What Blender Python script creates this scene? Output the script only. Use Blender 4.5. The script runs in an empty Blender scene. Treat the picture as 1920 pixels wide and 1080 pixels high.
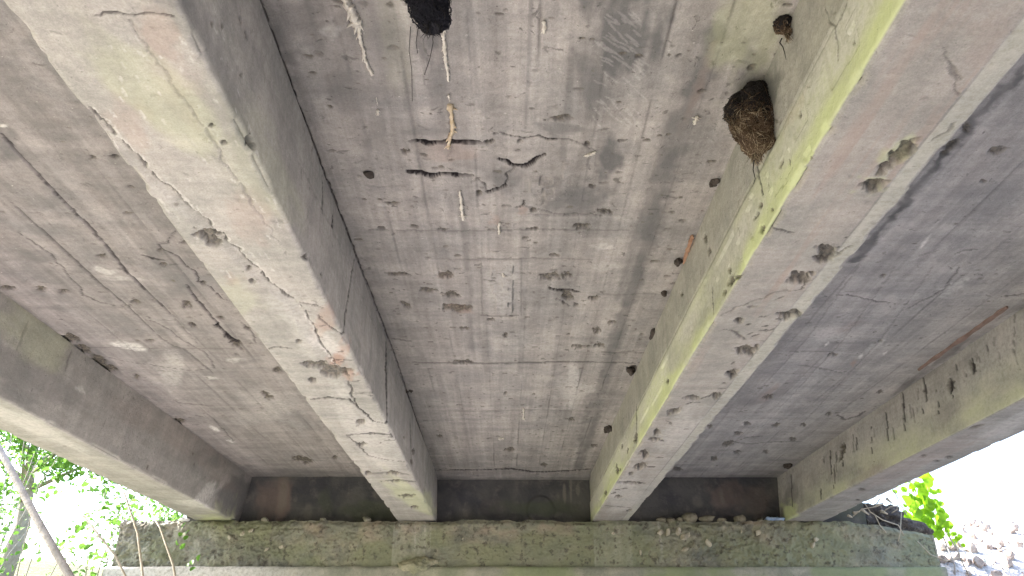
import bpy, math, random
import numpy as np
from mathutils import Vector, Matrix, Euler
random.seed(7)
R = math.radians
scene = bpy.context.scene
COL = scene.collection

# ------------------------------------------------------------------ camera, sky, sun, exposure
F = 1450.0                                  # focal length in pixels of a 1920 px wide picture
PITCH = math.atan(705.0 / F)
YAW = math.atan(10.0 / F * math.cos(PITCH))
cam_data = bpy.data.cameras.new('camera')
cam = bpy.data.objects.new('camera', cam_data)
COL.objects.link(cam)
cam_data.sensor_width = 36.0
cam_data.lens = F / 1920.0 * 36.0
cam_data.clip_start = 0.05
cam_data.clip_end = 2000.0
cam.location = (0, 0, 0)
cam.rotation_euler = (math.pi / 2 + PITCH, 0, -YAW)
scene.camera = cam
scene.render.resolution_x, scene.render.resolution_y = 1024, 576

SUN_EL, SUN_AZ = R(42), R(-80)              # azimuth measured from +Y towards +X
world = bpy.data.worlds.new('World')
scene.world = world
world.use_nodes = True
wn = world.node_tree.nodes; wl = world.node_tree.links
wn.clear()
wo = wn.new('ShaderNodeOutputWorld'); bg = wn.new('ShaderNodeBackground'); sky = wn.new('ShaderNodeTexSky')
sky.sky_type = 'NISHITA'; sky.sun_disc = False
sky.sun_elevation = SUN_EL; sky.sun_rotation = SUN_AZ
sky.air_density = 1.0; sky.dust_density = 3.5; sky.ozone_density = 1.0
bg.inputs['Strength'].default_value = 0.15
wl.new(sky.outputs[0], bg.inputs[0]); wl.new(bg.outputs[0], wo.inputs[0])
sd = bpy.data.lights.new('sun', 'SUN'); sun = bpy.data.objects.new('sun', sd); COL.objects.link(sun)
sd.energy = 4.5; sd.angle = R(0.5); sd.color = (1.0, 0.965, 0.93)
sdir = Vector((math.sin(SUN_AZ) * math.cos(SUN_EL), math.cos(SUN_AZ) * math.cos(SUN_EL), math.sin(SUN_EL)))
sun.rotation_euler = sdir.to_track_quat('Z', 'Y').to_euler()
sun.location = sdir * 30
scene.view_settings.view_transform = 'Standard'
scene.view_settings.look = 'None'
scene.view_settings.gamma = 1.0
scene.view_settings.use_curve_mapping = False
scene.view_settings.exposure = 2.66
scene.render.engine = 'CYCLES'
scene.cycles.use_denoising = True
scene.cycles.max_bounces = 8
scene.cycles.diffuse_bounces = 6
scene.cycles.transmission_bounces = 4
scene.cycles.caustics_reflective = False
scene.cycles.caustics_refractive = False

# ------------------------------------------------------------------ helpers
cy, sy = math.cos(YAW), math.sin(YAW)
cp, sp = math.cos(PITCH), math.sin(PITCH)
AX = np.array([cy, -sy, 0.0]); AF = np.array([sy * cp, cy * cp, sp]); AU = np.array([-sy * sp, -cy * sp, cp])

def ray(px, py):
    """Direction of sight through a point of the 1920 x 1080 photograph."""
    return AF + AX * ((px - 960.0) / F) + AU * ((540.0 - py) / F)
def on_h(px, py, h):
    r = ray(px, py); return r * (h / r[2])
def on_x(px, py, x):
    r = ray(px, py); return r * (x / r[0])
def on_y(px, py, y):
    r = ray(px, py); return r * (y / r[1])

def hash2(ix, iy, seed):
    n = (ix.astype(np.int64) * 374761393 + iy.astype(np.int64) * 668265263 + seed * 1274126177) & 0xFFFFFFFF
    n = ((n ^ (n >> 13)) * 1103515245) & 0xFFFFFFFF
    n = (n ^ (n >> 16)) & 0xFFFFFFFF
    return (n % 100003) / 100003.0
def vnoise(x, y, seed=0):
    ix = np.floor(x); iy = np.floor(y); fx = x - ix; fy = y - iy
    fx = fx * fx * (3 - 2 * fx); fy = fy * fy * (3 - 2 * fy)
    a = hash2(ix, iy, seed); b = hash2(ix + 1, iy, seed); c = hash2(ix, iy + 1, seed); d = hash2(ix + 1, iy + 1, seed)
    return (a * (1 - fx) + b * fx) * (1 - fy) + (c * (1 - fx) + d * fx) * fy
def fbm(x, y, seed=0, octv=4):
    t = 0.0; a = 0.5; s = 0.0
    for i in range(octv):
        t = t + a * vnoise(x * 2 ** i + 17.3 * i, y * 2 ** i - 9.1 * i, seed + i); s += a; a *= 0.5
    return t / s
def smooth(x, a, b):
    t = np.clip((x - a) / (b - a), 0, 1); return t * t * (3 - 2 * t)

def tag(o, label=None, cat=None, group=None, kind=None):
    if label: o['label'] = label
    if cat: o['category'] = cat
    if group: o['group'] = group
    if kind: o['kind'] = kind
    return o
def empty(name, loc=(0, 0, 0), parent=None):
    o = bpy.data.objects.new(name, None); COL.objects.link(o); o.location = loc; o.empty_display_size = 0.1
    if parent: o.parent = parent
    return o
def link_mesh(name, me, mat, parent=None, loc=(0, 0, 0)):
    o = bpy.data.objects.new(name, me); COL.objects.link(o); o.location = loc
    if mat:
        if isinstance(mat, (list, tuple)):
            for m_ in mat: me.materials.append(m_)
        else: me.materials.append(mat)
    if parent: o.parent = parent
    return o
def pymesh(name, verts, faces, smooth_=True):
    me = bpy.data.meshes.new(name)
    me.from_pydata([tuple(v) for v in verts], [], [tuple(f) for f in faces])
    if smooth_: me.polygons.foreach_set('use_smooth', [True] * len(me.polygons))
    me.update(); return me
def gridmesh(name, P, attrs=None, smooth_=True, flip=False):
    """P: (n, m, 3) array of points -> quad grid with float attributes."""
    n, m = P.shape[:2]
    me = bpy.data.meshes.new(name)
    me.vertices.add(n * m)
    me.vertices.foreach_set('co', P.reshape(-1).astype(np.float32))
    idx = np.arange(n * m).reshape(n, m)
    q = np.stack([idx[:-1, :-1], idx[1:, :-1], idx[1:, 1:], idx[:-1, 1:]], -1).reshape(-1, 4)
    if flip: q = q[:, ::-1]
    nf = len(q)
    me.loops.add(nf * 4); me.loops.foreach_set('vertex_index', q.reshape(-1).astype(np.int32))
    me.polygons.add(nf)
    me.polygons.foreach_set('loop_start', np.arange(0, nf * 4, 4, dtype=np.int32))
    me.polygons.foreach_set('loop_total', np.full(nf, 4, dtype=np.int32))
    me.update(calc_edges=True)
    me.polygons.foreach_set('use_smooth', np.full(nf, smooth_, dtype=bool))
    if attrs:
        for k, v in attrs.items():
            a = me.attributes.new(k, 'FLOAT', 'POINT')
            a.data.foreach_set('value', np.ascontiguousarray(v.reshape(-1), dtype=np.float32))
    me.update(); return me
def tube(path, radii, sides=6, seed=0, rough=0.0):
    """Tapered tube along a path -> verts, faces."""
    V = []; Fc = []; rnd = random.Random(seed)
    pts = [Vector(p) for p in path]; n = len(pts)
    up = Vector((0.31, 0.17, 0.93))
    for i, p in enumerate(pts):
        t = (pts[min(i + 1, n - 1)] - pts[max(i - 1, 0)])
        if t.length < 1e-9: t = Vector((0, 1, 0))
        t.normalize()
        a = t.cross(up)
        if a.length < 1e-3: a = t.cross(Vector((1, 0, 0)))
        a.normalize(); b = t.cross(a)
        r = radii[i] if isinstance(radii, (list, tuple)) else radii
        for k in range(sides):
            an = 2 * math.pi * k / sides
            rr = r * (1 + rough * (rnd.random() * 2 - 1))
            V.append(p + a * math.cos(an) * rr + b * math.sin(an) * rr)
    for i in range(n - 1):
        for k in range(sides):
            k2 = (k + 1) % sides
            Fc.append((i * sides + k, i * sides + k2, (i + 1) * sides + k2, (i + 1) * sides + k))
    Fc.append(tuple(range(sides))[::-1]); Fc.append(tuple(range((n - 1) * sides, n * sides)))
    return V, Fc
class Bag:
    def __init__(s): s.v = []; s.f = []
    def add(s, v, f):
        o = len(s.v); s.v += list(v); s.f += [tuple(i + o for i in q) for q in f]
    def build(s, name, mat, parent=None, loc=(0, 0, 0), smooth_=True):
        L = Vector(loc)
        return link_mesh(name, pymesh(name, [Vector(v) - L for v in s.v], s.f, smooth_), mat, parent, loc)
def rock_mesh(name, size, seed, sub=3, flat=False):
    import bmesh
    bm = bmesh.new(); bmesh.ops.create_icosphere(bm, subdivisions=sub, radius=0.5)
    rnd = random.Random(seed)
    cuts = [(Vector((rnd.uniform(-1, 1), rnd.uniform(-1, 1), rnd.uniform(-1, 1))).normalized(), rnd.uniform(0.24, 0.42)) for _ in range(9)]
    for v in bm.verts:
        c = v.co.copy()
        for nrm, d in cuts:
            h = c.dot(nrm)
            if h > d: c -= nrm * (h - d) * 0.85
        from mathutils import noise as mn
        c *= 1 + 0.12 * mn.noise(c * 6 + Vector((seed, 0, 0)))
        v.co = Vector((c.x * size[0], c.y * size[1], c.z * size[2])) * 1.25
    me = bpy.data.meshes.new(name); bm.to_mesh(me); bm.free()
    me.polygons.foreach_set('use_smooth', [not flat] * len(me.polygons)); return me

# ------------------------------------------------------------------ materials
class NT:
    def __init__(s, name):
        s.m = bpy.data.materials.new(name); s.m.use_nodes = True; s.t = s.m.node_tree; s.n = s.t.nodes; s.l = s.t.links
        s.n.clear(); s.out = s.n.new('ShaderNodeOutputMaterial'); s.b = s.n.new('ShaderNodeBsdfPrincipled')
        s.l.new(s.b.outputs[0], s.out.inputs[0]); s.b.inputs['Roughness'].default_value = 0.9
        s.b.inputs['Specular IOR Level'].default_value = 0.25
        tc = s.n.new('ShaderNodeTexCoord'); s.co = tc.outputs['Object']
    def map(s, scale=(1, 1, 1), rot=(0, 0, 0), loc=(0, 0, 0)):
        m = s.n.new('ShaderNodeMapping'); m.inputs['Scale'].default_value = scale; m.inputs['Rotation'].default_value = rot
        m.inputs['Location'].default_value = loc; s.l.new(s.co, m.inputs[0]); return m.outputs[0]
    def noise(s, scale, detail=4, rough=0.55, co=None, dist=0.0):
        n = s.n.new('ShaderNodeTexNoise'); n.inputs['Scale'].default_value = scale; n.inputs['Detail'].default_value = detail
        n.inputs['Roughness'].default_value = rough; n.inputs['Distortion'].default_value = dist
        s.l.new(co if co is not None else s.co, n.inputs['Vector']); return n.outputs['Fac']
    def voronoi(s, scale, co=None, feature='F1', rnd=1.0):
        n = s.n.new('ShaderNodeTexVoronoi'); n.feature = feature; n.inputs['Scale'].default_value = scale
        n.inputs['Randomness'].default_value = rnd
        s.l.new(co if co is not None else s.co, n.inputs['Vector']); return n.outputs['Distance']
    def ramp(s, v, a, b, lo=0.0, hi=1.0):
        n = s.n.new('ShaderNodeMapRange'); n.interpolation_type = 'SMOOTHSTEP'
        for i, x in zip(('From Min', 'From Max', 'To Min', 'To Max'), (a, b, lo, hi)): n.inputs[i].default_value = x
        s.l.new(v, n.inputs[0]); return n.outputs[0]
    def math(s, op, a, b=None, clamp=False):
        n = s.n.new('ShaderNodeMath'); n.operation = op; n.use_clamp = clamp
        for i, x in enumerate((a, b)):
            if x is None: continue
            if isinstance(x, (int, float)): n.inputs[i].default_value = x
            else: s.l.new(x, n.inputs[i])
        return n.outputs[0]
    def attr(s, name):
        n = s.n.new('ShaderNodeAttribute'); n.attribute_name = name; return n.outputs['Fac']
    def mix(s, f, a, b, mode='MIX'):
        n = s.n.new('ShaderNodeMix'); n.data_type = 'RGBA'; n.blend_type = mode; n.clamp_factor = True
        if isinstance(f, (int, float)): n.inputs[0].default_value = f
        else: s.l.new(f, n.inputs[0])
        for i, x in ((6, a), (7, b)):
            if isinstance(x, (tuple, list)): n.inputs[i].default_value = tuple(x) + ((1,) if len(x) == 3 else ())
            else: s.l.new(x, n.inputs[i])
        return n.outputs[2]
    def bump(s, h, strength=0.5, dist=0.01, prev=None):
        n = s.n.new('ShaderNodeBump'); n.inputs['Strength'].default_value = strength; n.inputs['Distance'].default_value = dist
        s.l.new(h, n.inputs['Height'])
        if prev is not None: s.l.new(prev, n.inputs['Normal'])
        return n.outputs[0]
    def done(s, col, nrm=None):
        if isinstance(col, (tuple, list)): s.b.inputs['Base Color'].default_value = tuple(col) + (1,)
        else: s.l.new(col, s.b.inputs['Base Color'])
        if nrm is not None: s.l.new(nrm, s.b.inputs['Normal'])
        return s.m

def concrete(name, base, warm, cool, streak=0.5, speck=0.5, pock=0.5, bumps=1.0, seed=0.0, moss=(0.55, 0.59, 0.31)):
    t = NT(name)
    o = (seed * 3.1, seed * 1.7, seed)
    co = t.map(loc=o)
    big = t.noise(1.1, 4, 0.6, co, 0.3); mid = t.noise(4.5, 5, 0.62, co, 0.4); fine = t.noise(38, 5, 0.7, co); gr = t.noise(170, 3, 0.7, co)
    lng = t.noise(1.0, 5, 0.65, t.map((7.5, 0.33, 7.5), loc=o)); lng2 = t.noise(1.0, 4, 0.6, t.map((26, 0.8, 26), loc=o))
    trn = t.noise(1.0, 5, 0.65, t.map((1.2, 11, 3.0), loc=o))
    c = t.mix(t.ramp(big, 0.3, 0.7), cool, base)
    c = t.mix(t.ramp(mid, 0.36, 0.66, 0, 0.75), c, warm)
    def mul(c, v, a, b, lo, hi):
        k = t.ramp(v, a, b, lo, hi); cc = t.n.new('ShaderNodeCombineColor')
        for i in range(3): t.l.new(k, cc.inputs[i])
        return t.mix(1.0, c, cc.outputs[0], 'MULTIPLY')
    c = mul(c, lng, 0.35, 0.68, 1 - 0.20 * streak, 1 + 0.10 * streak)
    c = mul(c, lng2, 0.3, 0.7, 1 - 0.10 * streak, 1 + 0.06 * streak)
    c = mul(c, trn, 0.3, 0.7, 0.90, 1.08)
    c = mul(c, mid, 0.3, 0.7, 0.90, 1.09)
    c = mul(c, fine, 0.3, 0.72, 0.89, 1.10)
    c = mul(c, gr, 0.3, 0.7, 0.90, 1.10)
    # grime spots and lime flecks
    sp1 = t.noise(1.0, 4, 0.6, t.map((16, 22, 16), loc=(2, 5, 1)), 0.6)
    c = t.mix(t.math('MULTIPLY', t.ramp(sp1, 0.62, 0.70, 0, 0.65 * speck), t.ramp(mid, 0.4, 0.55)), c, (0.085, 0.078, 0.072))
    sp3 = t.noise(70, 2, 0.5, co)
    c = t.mix(t.ramp(sp3, 0.70, 0.75, 0, 0.7 * speck), c, (0.09, 0.08, 0.075))
    sp2 = t.noise(55, 3, 0.55, t.map(loc=(9, 3, 4)))
    c = t.mix(t.ramp(sp2, 0.69, 0.74, 0, 0.5 * speck), c, (0.60, 0.57, 0.52))
    # traced stains; one web's shade is painted through the dark mask too
    stain_shade = t.math('MULTIPLY', t.attr('stain_shade'), t.ramp(fine, 0.2, 0.62, 0.75, 1.05))
    c = t.mix(stain_shade, c, (0.10, 0.099, 0.102))
    rust = t.math('MULTIPLY', t.attr('rust'), t.ramp(mid, 0.3, 0.62, 0.5, 1.0))
    c = t.mix(rust, c, (0.37, 0.25, 0.20))
    ms = t.math('MULTIPLY', t.attr('moss'), t.ramp(mid, 0.28, 0.6, 0.72, 1.0))
    c = t.mix(ms, c, moss)
    pale = t.math('MULTIPLY', t.attr('pale'), t.ramp(fine, 0.3, 0.62, 0.35, 1.1))
    c = t.mix(pale, c, (0.66, 0.63, 0.60))
    pit = t.attr('pit'); c = t.mix(t.math('MULTIPLY', pit, 0.9), c, t.mix(t.ramp(t.noise(60, 3, 0.7, co), 0.35, 0.65), (0.038, 0.034, 0.032), (0.15, 0.13, 0.10)))
    c = t.mix(t.attr('crack'), c, (0.022, 0.018, 0.020))
    h = t.math('ADD', t.math('MULTIPLY', fine, 0.7), t.math('MULTIPLY', gr, 0.22))
    h = t.math('SUBTRACT', h, t.math('MULTIPLY', t.ramp(sp1, 0.60, 0.70), 0.5 * pock))
    h = t.math('ADD', h, t.math('MULTIPLY', trn, 0.8))
    nrm = t.bump(h, 0.55 * bumps, 0.012)
    return t.done(c, nrm)

def simple(name, a, b, scale=8, rough=0.9, bump=0.3, bscale=40, bdist=0.01, c2=None):
    t = NT(name); n = t.noise(scale, 5, 0.6)
    c = t.mix(t.ramp(n, 0.3, 0.7), a, b)
    if c2: c = t.mix(t.ramp(t.noise(scale * 3.3, 4, 0.6), 0.52, 0.68), c, c2)
    t.b.inputs['Roughness'].default_value = rough
    return t.done(c, t.bump(t.noise(bscale, 4, 0.65), bump, bdist))
def leafmat(name, a, b, trans=0.45):
    t = NT(name); n = t.noise(9, 3, 0.6)
    c = t.mix(t.ramp(n, 0.35, 0.65), a, b)
    tr = t.n.new('ShaderNodeBsdfTranslucent'); ms = t.n.new('ShaderNodeMixShader'); ms.inputs[0].default_value = trans
    t.l.new(c, tr.inputs[0]); t.l.new(t.b.outputs[0], ms.inputs[1]); t.l.new(tr.outputs[0], ms.inputs[2]); t.l.new(ms.outputs[0], t.out.inputs[0])
    t.b.inputs['Roughness'].default_value = 0.5
    return t.done(c)

M_slab = concrete('slab_concrete', (0.345, 0.319, 0.299), (0.375, 0.341, 0.318), (0.305, 0.289, 0.278), streak=1.0, speck=1.0, pock=1.0, seed=1)
M_slabL = concrete('slab_concrete_dimmed', (0.285, 0.26, 0.25), (0.31, 0.278, 0.266), (0.245, 0.23, 0.228), streak=0.9, speck=0.9, pock=1.0, seed=6)  # base tone lowered to offset the stronger light in the left bay
M_slabR = concrete('slab_grey_brightened', (0.40, 0.38, 0.366), (0.425, 0.395, 0.378), (0.36, 0.348, 0.342), streak=0.8, speck=0.7, pock=1.0, seed=4)  # base tone raised to make up for weak light in the right bay
M_gird = concrete('girder_concrete', (0.375, 0.354, 0.326), (0.393, 0.361, 0.334), (0.345, 0.335, 0.306), streak=0.4, speck=0.55, pock=0.5, seed=2)
M_cap = concrete('mossy_cap_concrete', (0.25, 0.24, 0.185), (0.285, 0.258, 0.195), (0.215, 0.225, 0.178), streak=0.1, speck=1.0, pock=1.0, bumps=2.0, seed=7, moss=(0.20, 0.215, 0.125))
M_lump = concrete('mortar_mossy', (0.30, 0.29, 0.20), (0.34, 0.31, 0.22), (0.22, 0.24, 0.15), streak=0.1, speck=1.0, pock=1.0, bumps=2.5, seed=12)
M_stem = concrete('stem_concrete', (0.27, 0.265, 0.215), (0.31, 0.29, 0.23), (0.22, 0.225, 0.175), streak=0.2, speck=0.6, pock=0.8, bumps=1.4, seed=9, moss=(0.2, 0.25, 0.1))

# dark end wall with bare brick-red patches
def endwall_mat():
    t = NT('end_wall_dark')
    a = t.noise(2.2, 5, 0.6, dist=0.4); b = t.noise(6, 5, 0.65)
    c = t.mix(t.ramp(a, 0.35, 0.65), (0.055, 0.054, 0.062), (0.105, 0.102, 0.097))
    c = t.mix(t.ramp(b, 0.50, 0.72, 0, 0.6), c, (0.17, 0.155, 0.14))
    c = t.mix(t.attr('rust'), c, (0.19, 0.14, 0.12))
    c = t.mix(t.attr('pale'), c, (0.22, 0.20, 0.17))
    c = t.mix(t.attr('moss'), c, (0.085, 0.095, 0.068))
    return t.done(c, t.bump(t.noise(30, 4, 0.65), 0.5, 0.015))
M_end = endwall_mat()

# ------------------------------------------------------------------ relief and stains traced on a surface
HG, HS = 1.35, 1.84
Y_FRONT, Y_END, Y_NEAR = 8.30, 8.55, -9.0

def rows():
    ys = list(np.arange(Y_NEAR, 1.3, 0.07)); y = 1.3
    while y < Y_END:
        ys.append(y); d = y * cp + 0.7
        y += min(0.020, 0.0046 * (d / 2.4) ** 1.7)
    ys.append(Y_END); return np.array(ys)
YR = rows()

def seg_dist(S, Y, pts):
    D = np.full(S.shape, 1e9); T = np.zeros(S.shape); n = len(pts) - 1
    for i in range(n):
        ax, ay = pts[i]; bx, by = pts[i + 1]; dx, dy = bx - ax, by - ay; L = dx * dx + dy * dy + 1e-12
        t = np.clip(((S - ax) * dx + (Y - ay) * dy) / L, 0, 1)
        d = np.hypot(S - ax - t * dx, Y - ay - t * dy); m = d < D
        D = np.where(m, d, D); T = np.where(m, (i + t) / n, T)
    return D, T
class Relief:
    """Height (metres into the concrete) and stain masks on a grid of surface points."""
    def __init__(s, S, Y, proj, seed):
        s.S, s.Y, s.proj, s.seed = S, Y, proj, seed
        s.d = np.zeros(S.shape)
        s.a = {k: np.zeros(S.shape) for k in ('stain_shade', 'rust', 'moss', 'pale', 'pit', 'crack')}
        w = seed * 13
        s.w1 = fbm(S * 22, Y * 22, w + 1, 3) - 0.5; s.w2 = fbm(S * 22, Y * 22, w + 2, 3) - 0.5
        s.n3 = fbm(S * 60, Y * 60, w + 3, 3); s.n4 = fbm(S * 9, Y * 9, w + 4, 4)
    def P(s, pts): return [s.proj(x, y) for x, y in pts]
    def box(s, pts, pad):
        xs = [p[0] for p in pts]; ys = [p[1] for p in pts]
        r = (s.Y[0] >= min(ys) - pad) & (s.Y[0] <= max(ys) + pad)
        c = (s.S[:, 0] >= min(xs) - pad) & (s.S[:, 0] <= max(xs) + pad)
        if not r.any() or not c.any(): return None
        r = np.where(r)[0]; c = np.where(c)[0]
        return slice(c[0], c[-1] + 1), slice(r[0], r[-1] + 1)
    def scale(s, x, y):
        a = s.proj(x - 2, y); b = s.proj(x + 2, y); return math.hypot(a[0] - b[0], a[1] - b[1]) / 4
    def across(s, pts):
        """Surface metres per traced pixel, measured square to the middle stretch of the line."""
        i = max(0, len(pts) // 2 - 1); (x0, y0), (x1, y1) = pts[i], pts[i + 1]; mx, my = (x0 + x1) / 2, (y0 + y1) / 2
        L = math.hypot(x1 - x0, y1 - y0) + 1e-9; nx, ny = -(y1 - y0) / L, (x1 - x0) / L
        a, b, q = s.proj(x0, y0), s.proj(x1, y1), s.proj(mx + nx * 2, my + ny * 2)
        dx, dy = b[0] - a[0], b[1] - a[1]; l = math.hypot(dx, dy) + 1e-9
        return abs(dx * (q[1] - a[1]) - dy * (q[0] - a[0])) / l / 2
    def crack(s, pts, w=2.0, depth=0.006, dark=0.9, warp=0.016, attr='crack', soft=0.0):
        q = s.P(pts); mpp = s.across(pts); W = max(w * mpp * 0.62, 0.0040)
        b = s.box(q, W * 3 + warp + 0.03)
        if b is None: return
        S, Y = s.S[b] + s.w1[b] * warp * 2, s.Y[b] + s.w2[b] * warp * 2
        D, T = seg_dist(S, Y, q)
        tp = 0.45 + 0.55 * np.sin(np.clip(T, 0.02, 0.98) * math.pi) ** 0.5
        w_ = W * tp * ((0.6 + 0.8 * s.n3[b]) if w < 5 else (1 + 1.6 * s.w1[b]))
        k = 1 - smooth(D, w_ * 0.6, w_ * (1.15 + soft))
        k2 = 1 - smooth(D, w_ * 0.9, w_ * 1.3)
        s.d[b] = np.maximum(s.d[b], k * depth); s.a[attr][b] = np.maximum(s.a[attr][b], k2 * dark)
    def step(s, pts, h=0.008, width=14, dark=0.5):
        """Ragged one-sided edge: surface to the right of the path stands back by h and fades out."""
        q = s.P(pts); mpp = s.scale(*pts[len(pts) // 2]); W = width * mpp
        b = s.box(q, W + 0.03)
        if b is None: return
        S, Y = s.S[b] + s.w1[b] * 0.02, s.Y[b] + s.w2[b] * 0.02
        best = np.full(S.shape, 1e9); sg = np.zeros(S.shape)
        for i in range(len(q) - 1):
            ax, ay = q[i]; dx, dy = q[i + 1][0] - ax, q[i + 1][1] - ay; L = dx * dx + dy * dy + 1e-12
            t = np.clip(((S - ax) * dx + (Y - ay) * dy) / L, 0, 1); d = np.hypot(S - ax - t * dx, Y - ay - t * dy)
            cr = dx * (Y - ay) - dy * (S - ax); m = d < best
            best = np.where(m, d, best); sg = np.where(m, cr, sg)
        side = sg > 0
        s.d[b] += np.where(side, (1 - smooth(best, 0, W)) * h, 0)
        s.a['crack'][b] = np.maximum(s.a['crack'][b], (1 - smooth(best, 0.0, 0.006)) * dark)
    def pit(s, x, y, rx, ry, ang=0.0, depth=0.018, dark=1.0, edge=0.35, attr='pit'):
        c = s.proj(x, y); ca, sa = math.cos(R(ang)), math.sin(R(ang))
        u = s.proj(x + rx * ca, y + rx * sa); v = s.proj(x - ry * sa, y + ry * ca)
        A = np.array([[u[0] - c[0], v[0] - c[0]], [u[1] - c[1], v[1] - c[1]]])
        if abs(np.linalg.det(A)) < 1e-9: return
        I = np.linalg.inv(A); rad = np.abs(A).sum() * 1.2 + 0.02
        b = s.box([c], rad)
        if b is None: return
        S, Y = s.S[b] - c[0], s.Y[b] - c[1]
        p = I[0, 0] * S + I[0, 1] * Y; r = I[1, 0] * S + I[1, 1] * Y
        wob = (fbm(p * 2.1 + x, r * 2.1 + y, s.seed + 5, 4) - 0.5) * 1.5
        q = np.hypot(p, r) + wob
        k = 1 - smooth(q, 1 - edge * .5, 1.0 + edge * .15)
        s.d[b] = np.maximum(s.d[b], k * depth * (0.35 + 1.5 * s.n3[b] ** 1.3)); s.a[attr][b] = np.maximum(s.a[attr][b], k * dark)
    def blot(s, attr, x, y, rx, ry, ang=0.0, amt=0.6, rag=0.9, freq=1.5):
        c = s.proj(x, y); ca, sa = math.cos(R(ang)), math.sin(R(ang))
        u = s.proj(x + rx * ca, y + rx * sa); v = s.proj(x - ry * sa, y + ry * ca)
        A = np.array([[u[0] - c[0], v[0] - c[0]], [u[1] - c[1], v[1] - c[1]]])
        if abs(np.linalg.det(A)) < 1e-9: return
        I = np.linalg.inv(A); rad = np.abs(A).sum() * 2.0
        b = s.box([c], rad)
        if b is None: return
        S, Y = s.S[b] - c[0], s.Y[b] - c[1]
        p = I[0, 0] * S + I[0, 1] * Y; r = I[1, 0] * S + I[1, 1] * Y
        q = np.hypot(p, r) + (fbm(p * freq + x * .1, r * freq + y * .1, s.seed + 8, 5) - 0.5) * rag * 2
        k = (1 - smooth(q, 0.35, 1.1)) * amt
        s.a[attr][b] = np.maximum(s.a[attr][b], k)
    def band(s, attr, pts, w, amt=0.6, rag=0.5):
        q = s.P(pts); mpp = s.scale(*pts[len(pts) // 2]); W = w * mpp
        b = s.box(q, W * 2 + 0.05)
        if b is None: return
        D, T = seg_dist(s.S[b] + s.w1[b] * W * rag * 2, s.Y[b] + s.w2[b] * W * rag * 2, q)
        k = (1 - smooth(D, W * 0.2, W)) * amt * (0.4 + 1.2 * s.n4[b])
        s.a[attr][b] = np.maximum(s.a[attr][b], np.clip(k, 0, 1))
    def raise_poly(s, pts, h, rim=0.006, fade=False):
        q = s.P(pts); b = s.box(q, 0.05)
        if b is None: return
        S, Y = s.S[b] + s.w1[b] * 0.006, s.Y[b] + s.w2[b] * 0.006
        ins = np.zeros(S.shape, bool); n = len(q)
        for i in range(n):
            x1, y1 = q[i]; x2, y2 = q[(i + 1) % n]
            c = (y1 > Y) != (y2 > Y)
            with np.errstate(divide='ignore', invalid='ignore'):
                ins ^= c & (S < (x2 - x1) * (Y - y1) / (y2 - y1 + 1e-12) + x1)
        D, T = seg_dist(S, Y, q + [q[0]])
        k = np.where(ins, smooth(D, 0, rim), 0)
        if fade: lo = min(p[0] for p in q); hi = max(p[0] for p in q); k = k * (1 - smooth(S, lo + (hi - lo) * .35, lo + (hi - lo) * .8))
        s.d[b] -= k * h
    def scatter_pits(s, n, seed, rmin=0.004, rmax=0.016, ylim=(1.5, 8.4), depth=0.5, stretch=1.4):
        rnd = random.Random(seed); lo, hi = s.S.min(), s.S.max()
        for _ in range(n):
            cx, cy_ = rnd.uniform(lo, hi), rnd.uniform(*ylim)
            r = rmin + (rmax - rmin) * rnd.random() ** 2.5; ax = r * rnd.uniform(1, stretch * 1.3); ay = r * rnd.uniform(0.6, 1.1)
            b = s.box([(cx, cy_)], ax * 2 + 0.01)
            if b is None: continue
            q = np.hypot((s.S[b] - cx) / ax, (s.Y[b] - cy_) / ay) + (s.n3[b] - 0.5) * 1.2
            k = 1 - smooth(q, 0.6, 1.0)
            s.d[b] = np.maximum(s.d[b], k * r * depth); s.a['pit'][b] = np.maximum(s.a['pit'][b], k * rnd.uniform(0.4, 1.0))
    def base_relief(s, amp=0.004, lines=()):
        s.d += (fbm(s.S * 5, s.Y * 3, s.seed + 31, 4) - 0.5) * amp * 2 + (s.n3 - 0.5) * amp * 0.5
        for x0, h in lines:      # joints between the old shutter boards, running along the span
            wob = (fbm(s.Y * 3, s.Y * 0 + x0, s.seed + 60, 3) - 0.5) * 0.012
            D = np.abs(s.S - x0 - wob); n = fbm(s.Y * 2.2 + x0 * 9, s.S * 0 + x0, s.seed + 61, 3)
            k = (1 - smooth(D, 0.002, 0.009)) * smooth(n, 0.46, 0.68)
            s.d += k * h; s.a['crack'] = np.maximum(s.a['crack'], k * 0.24)
            s.d += np.where(s.S > x0, 1, -1) * 0.0012 * (1 - smooth(np.abs(s.S - x0), 0.0, 0.06))

# ------------------------------------------------------------------ deck slab: one underside panel per bay
deck = empty('deck_slab', (0, 0, HS)); 
tag(deck, 'stained grey concrete deck slab forming the ceiling between the four girders', 'bridge deck')
def slab_bay(x0, x1, mat, ds, seed, detail, label=None):
    n = int((x1 - x0) / ds) + 1
    S, Y = np.meshgrid(np.linspace(x0, x1, n), YR, indexing='ij')
    rl = Relief(S, Y, lambda px, py: tuple(on_h(px, py, HS)[:2]), seed)
    detail(rl)
    P = np.stack([S, Y, np.full(S.shape, 0.0) + rl.d], -1)
    for k in rl.a: rl.a[k] = np.clip(rl.a[k], 0, 1)
    me = gridmesh('slab_bay', P, rl.a, flip=False)
    o = link_mesh('slab_bay', me, mat, deck)
    if label: o['label'] = label
    return o

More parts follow.
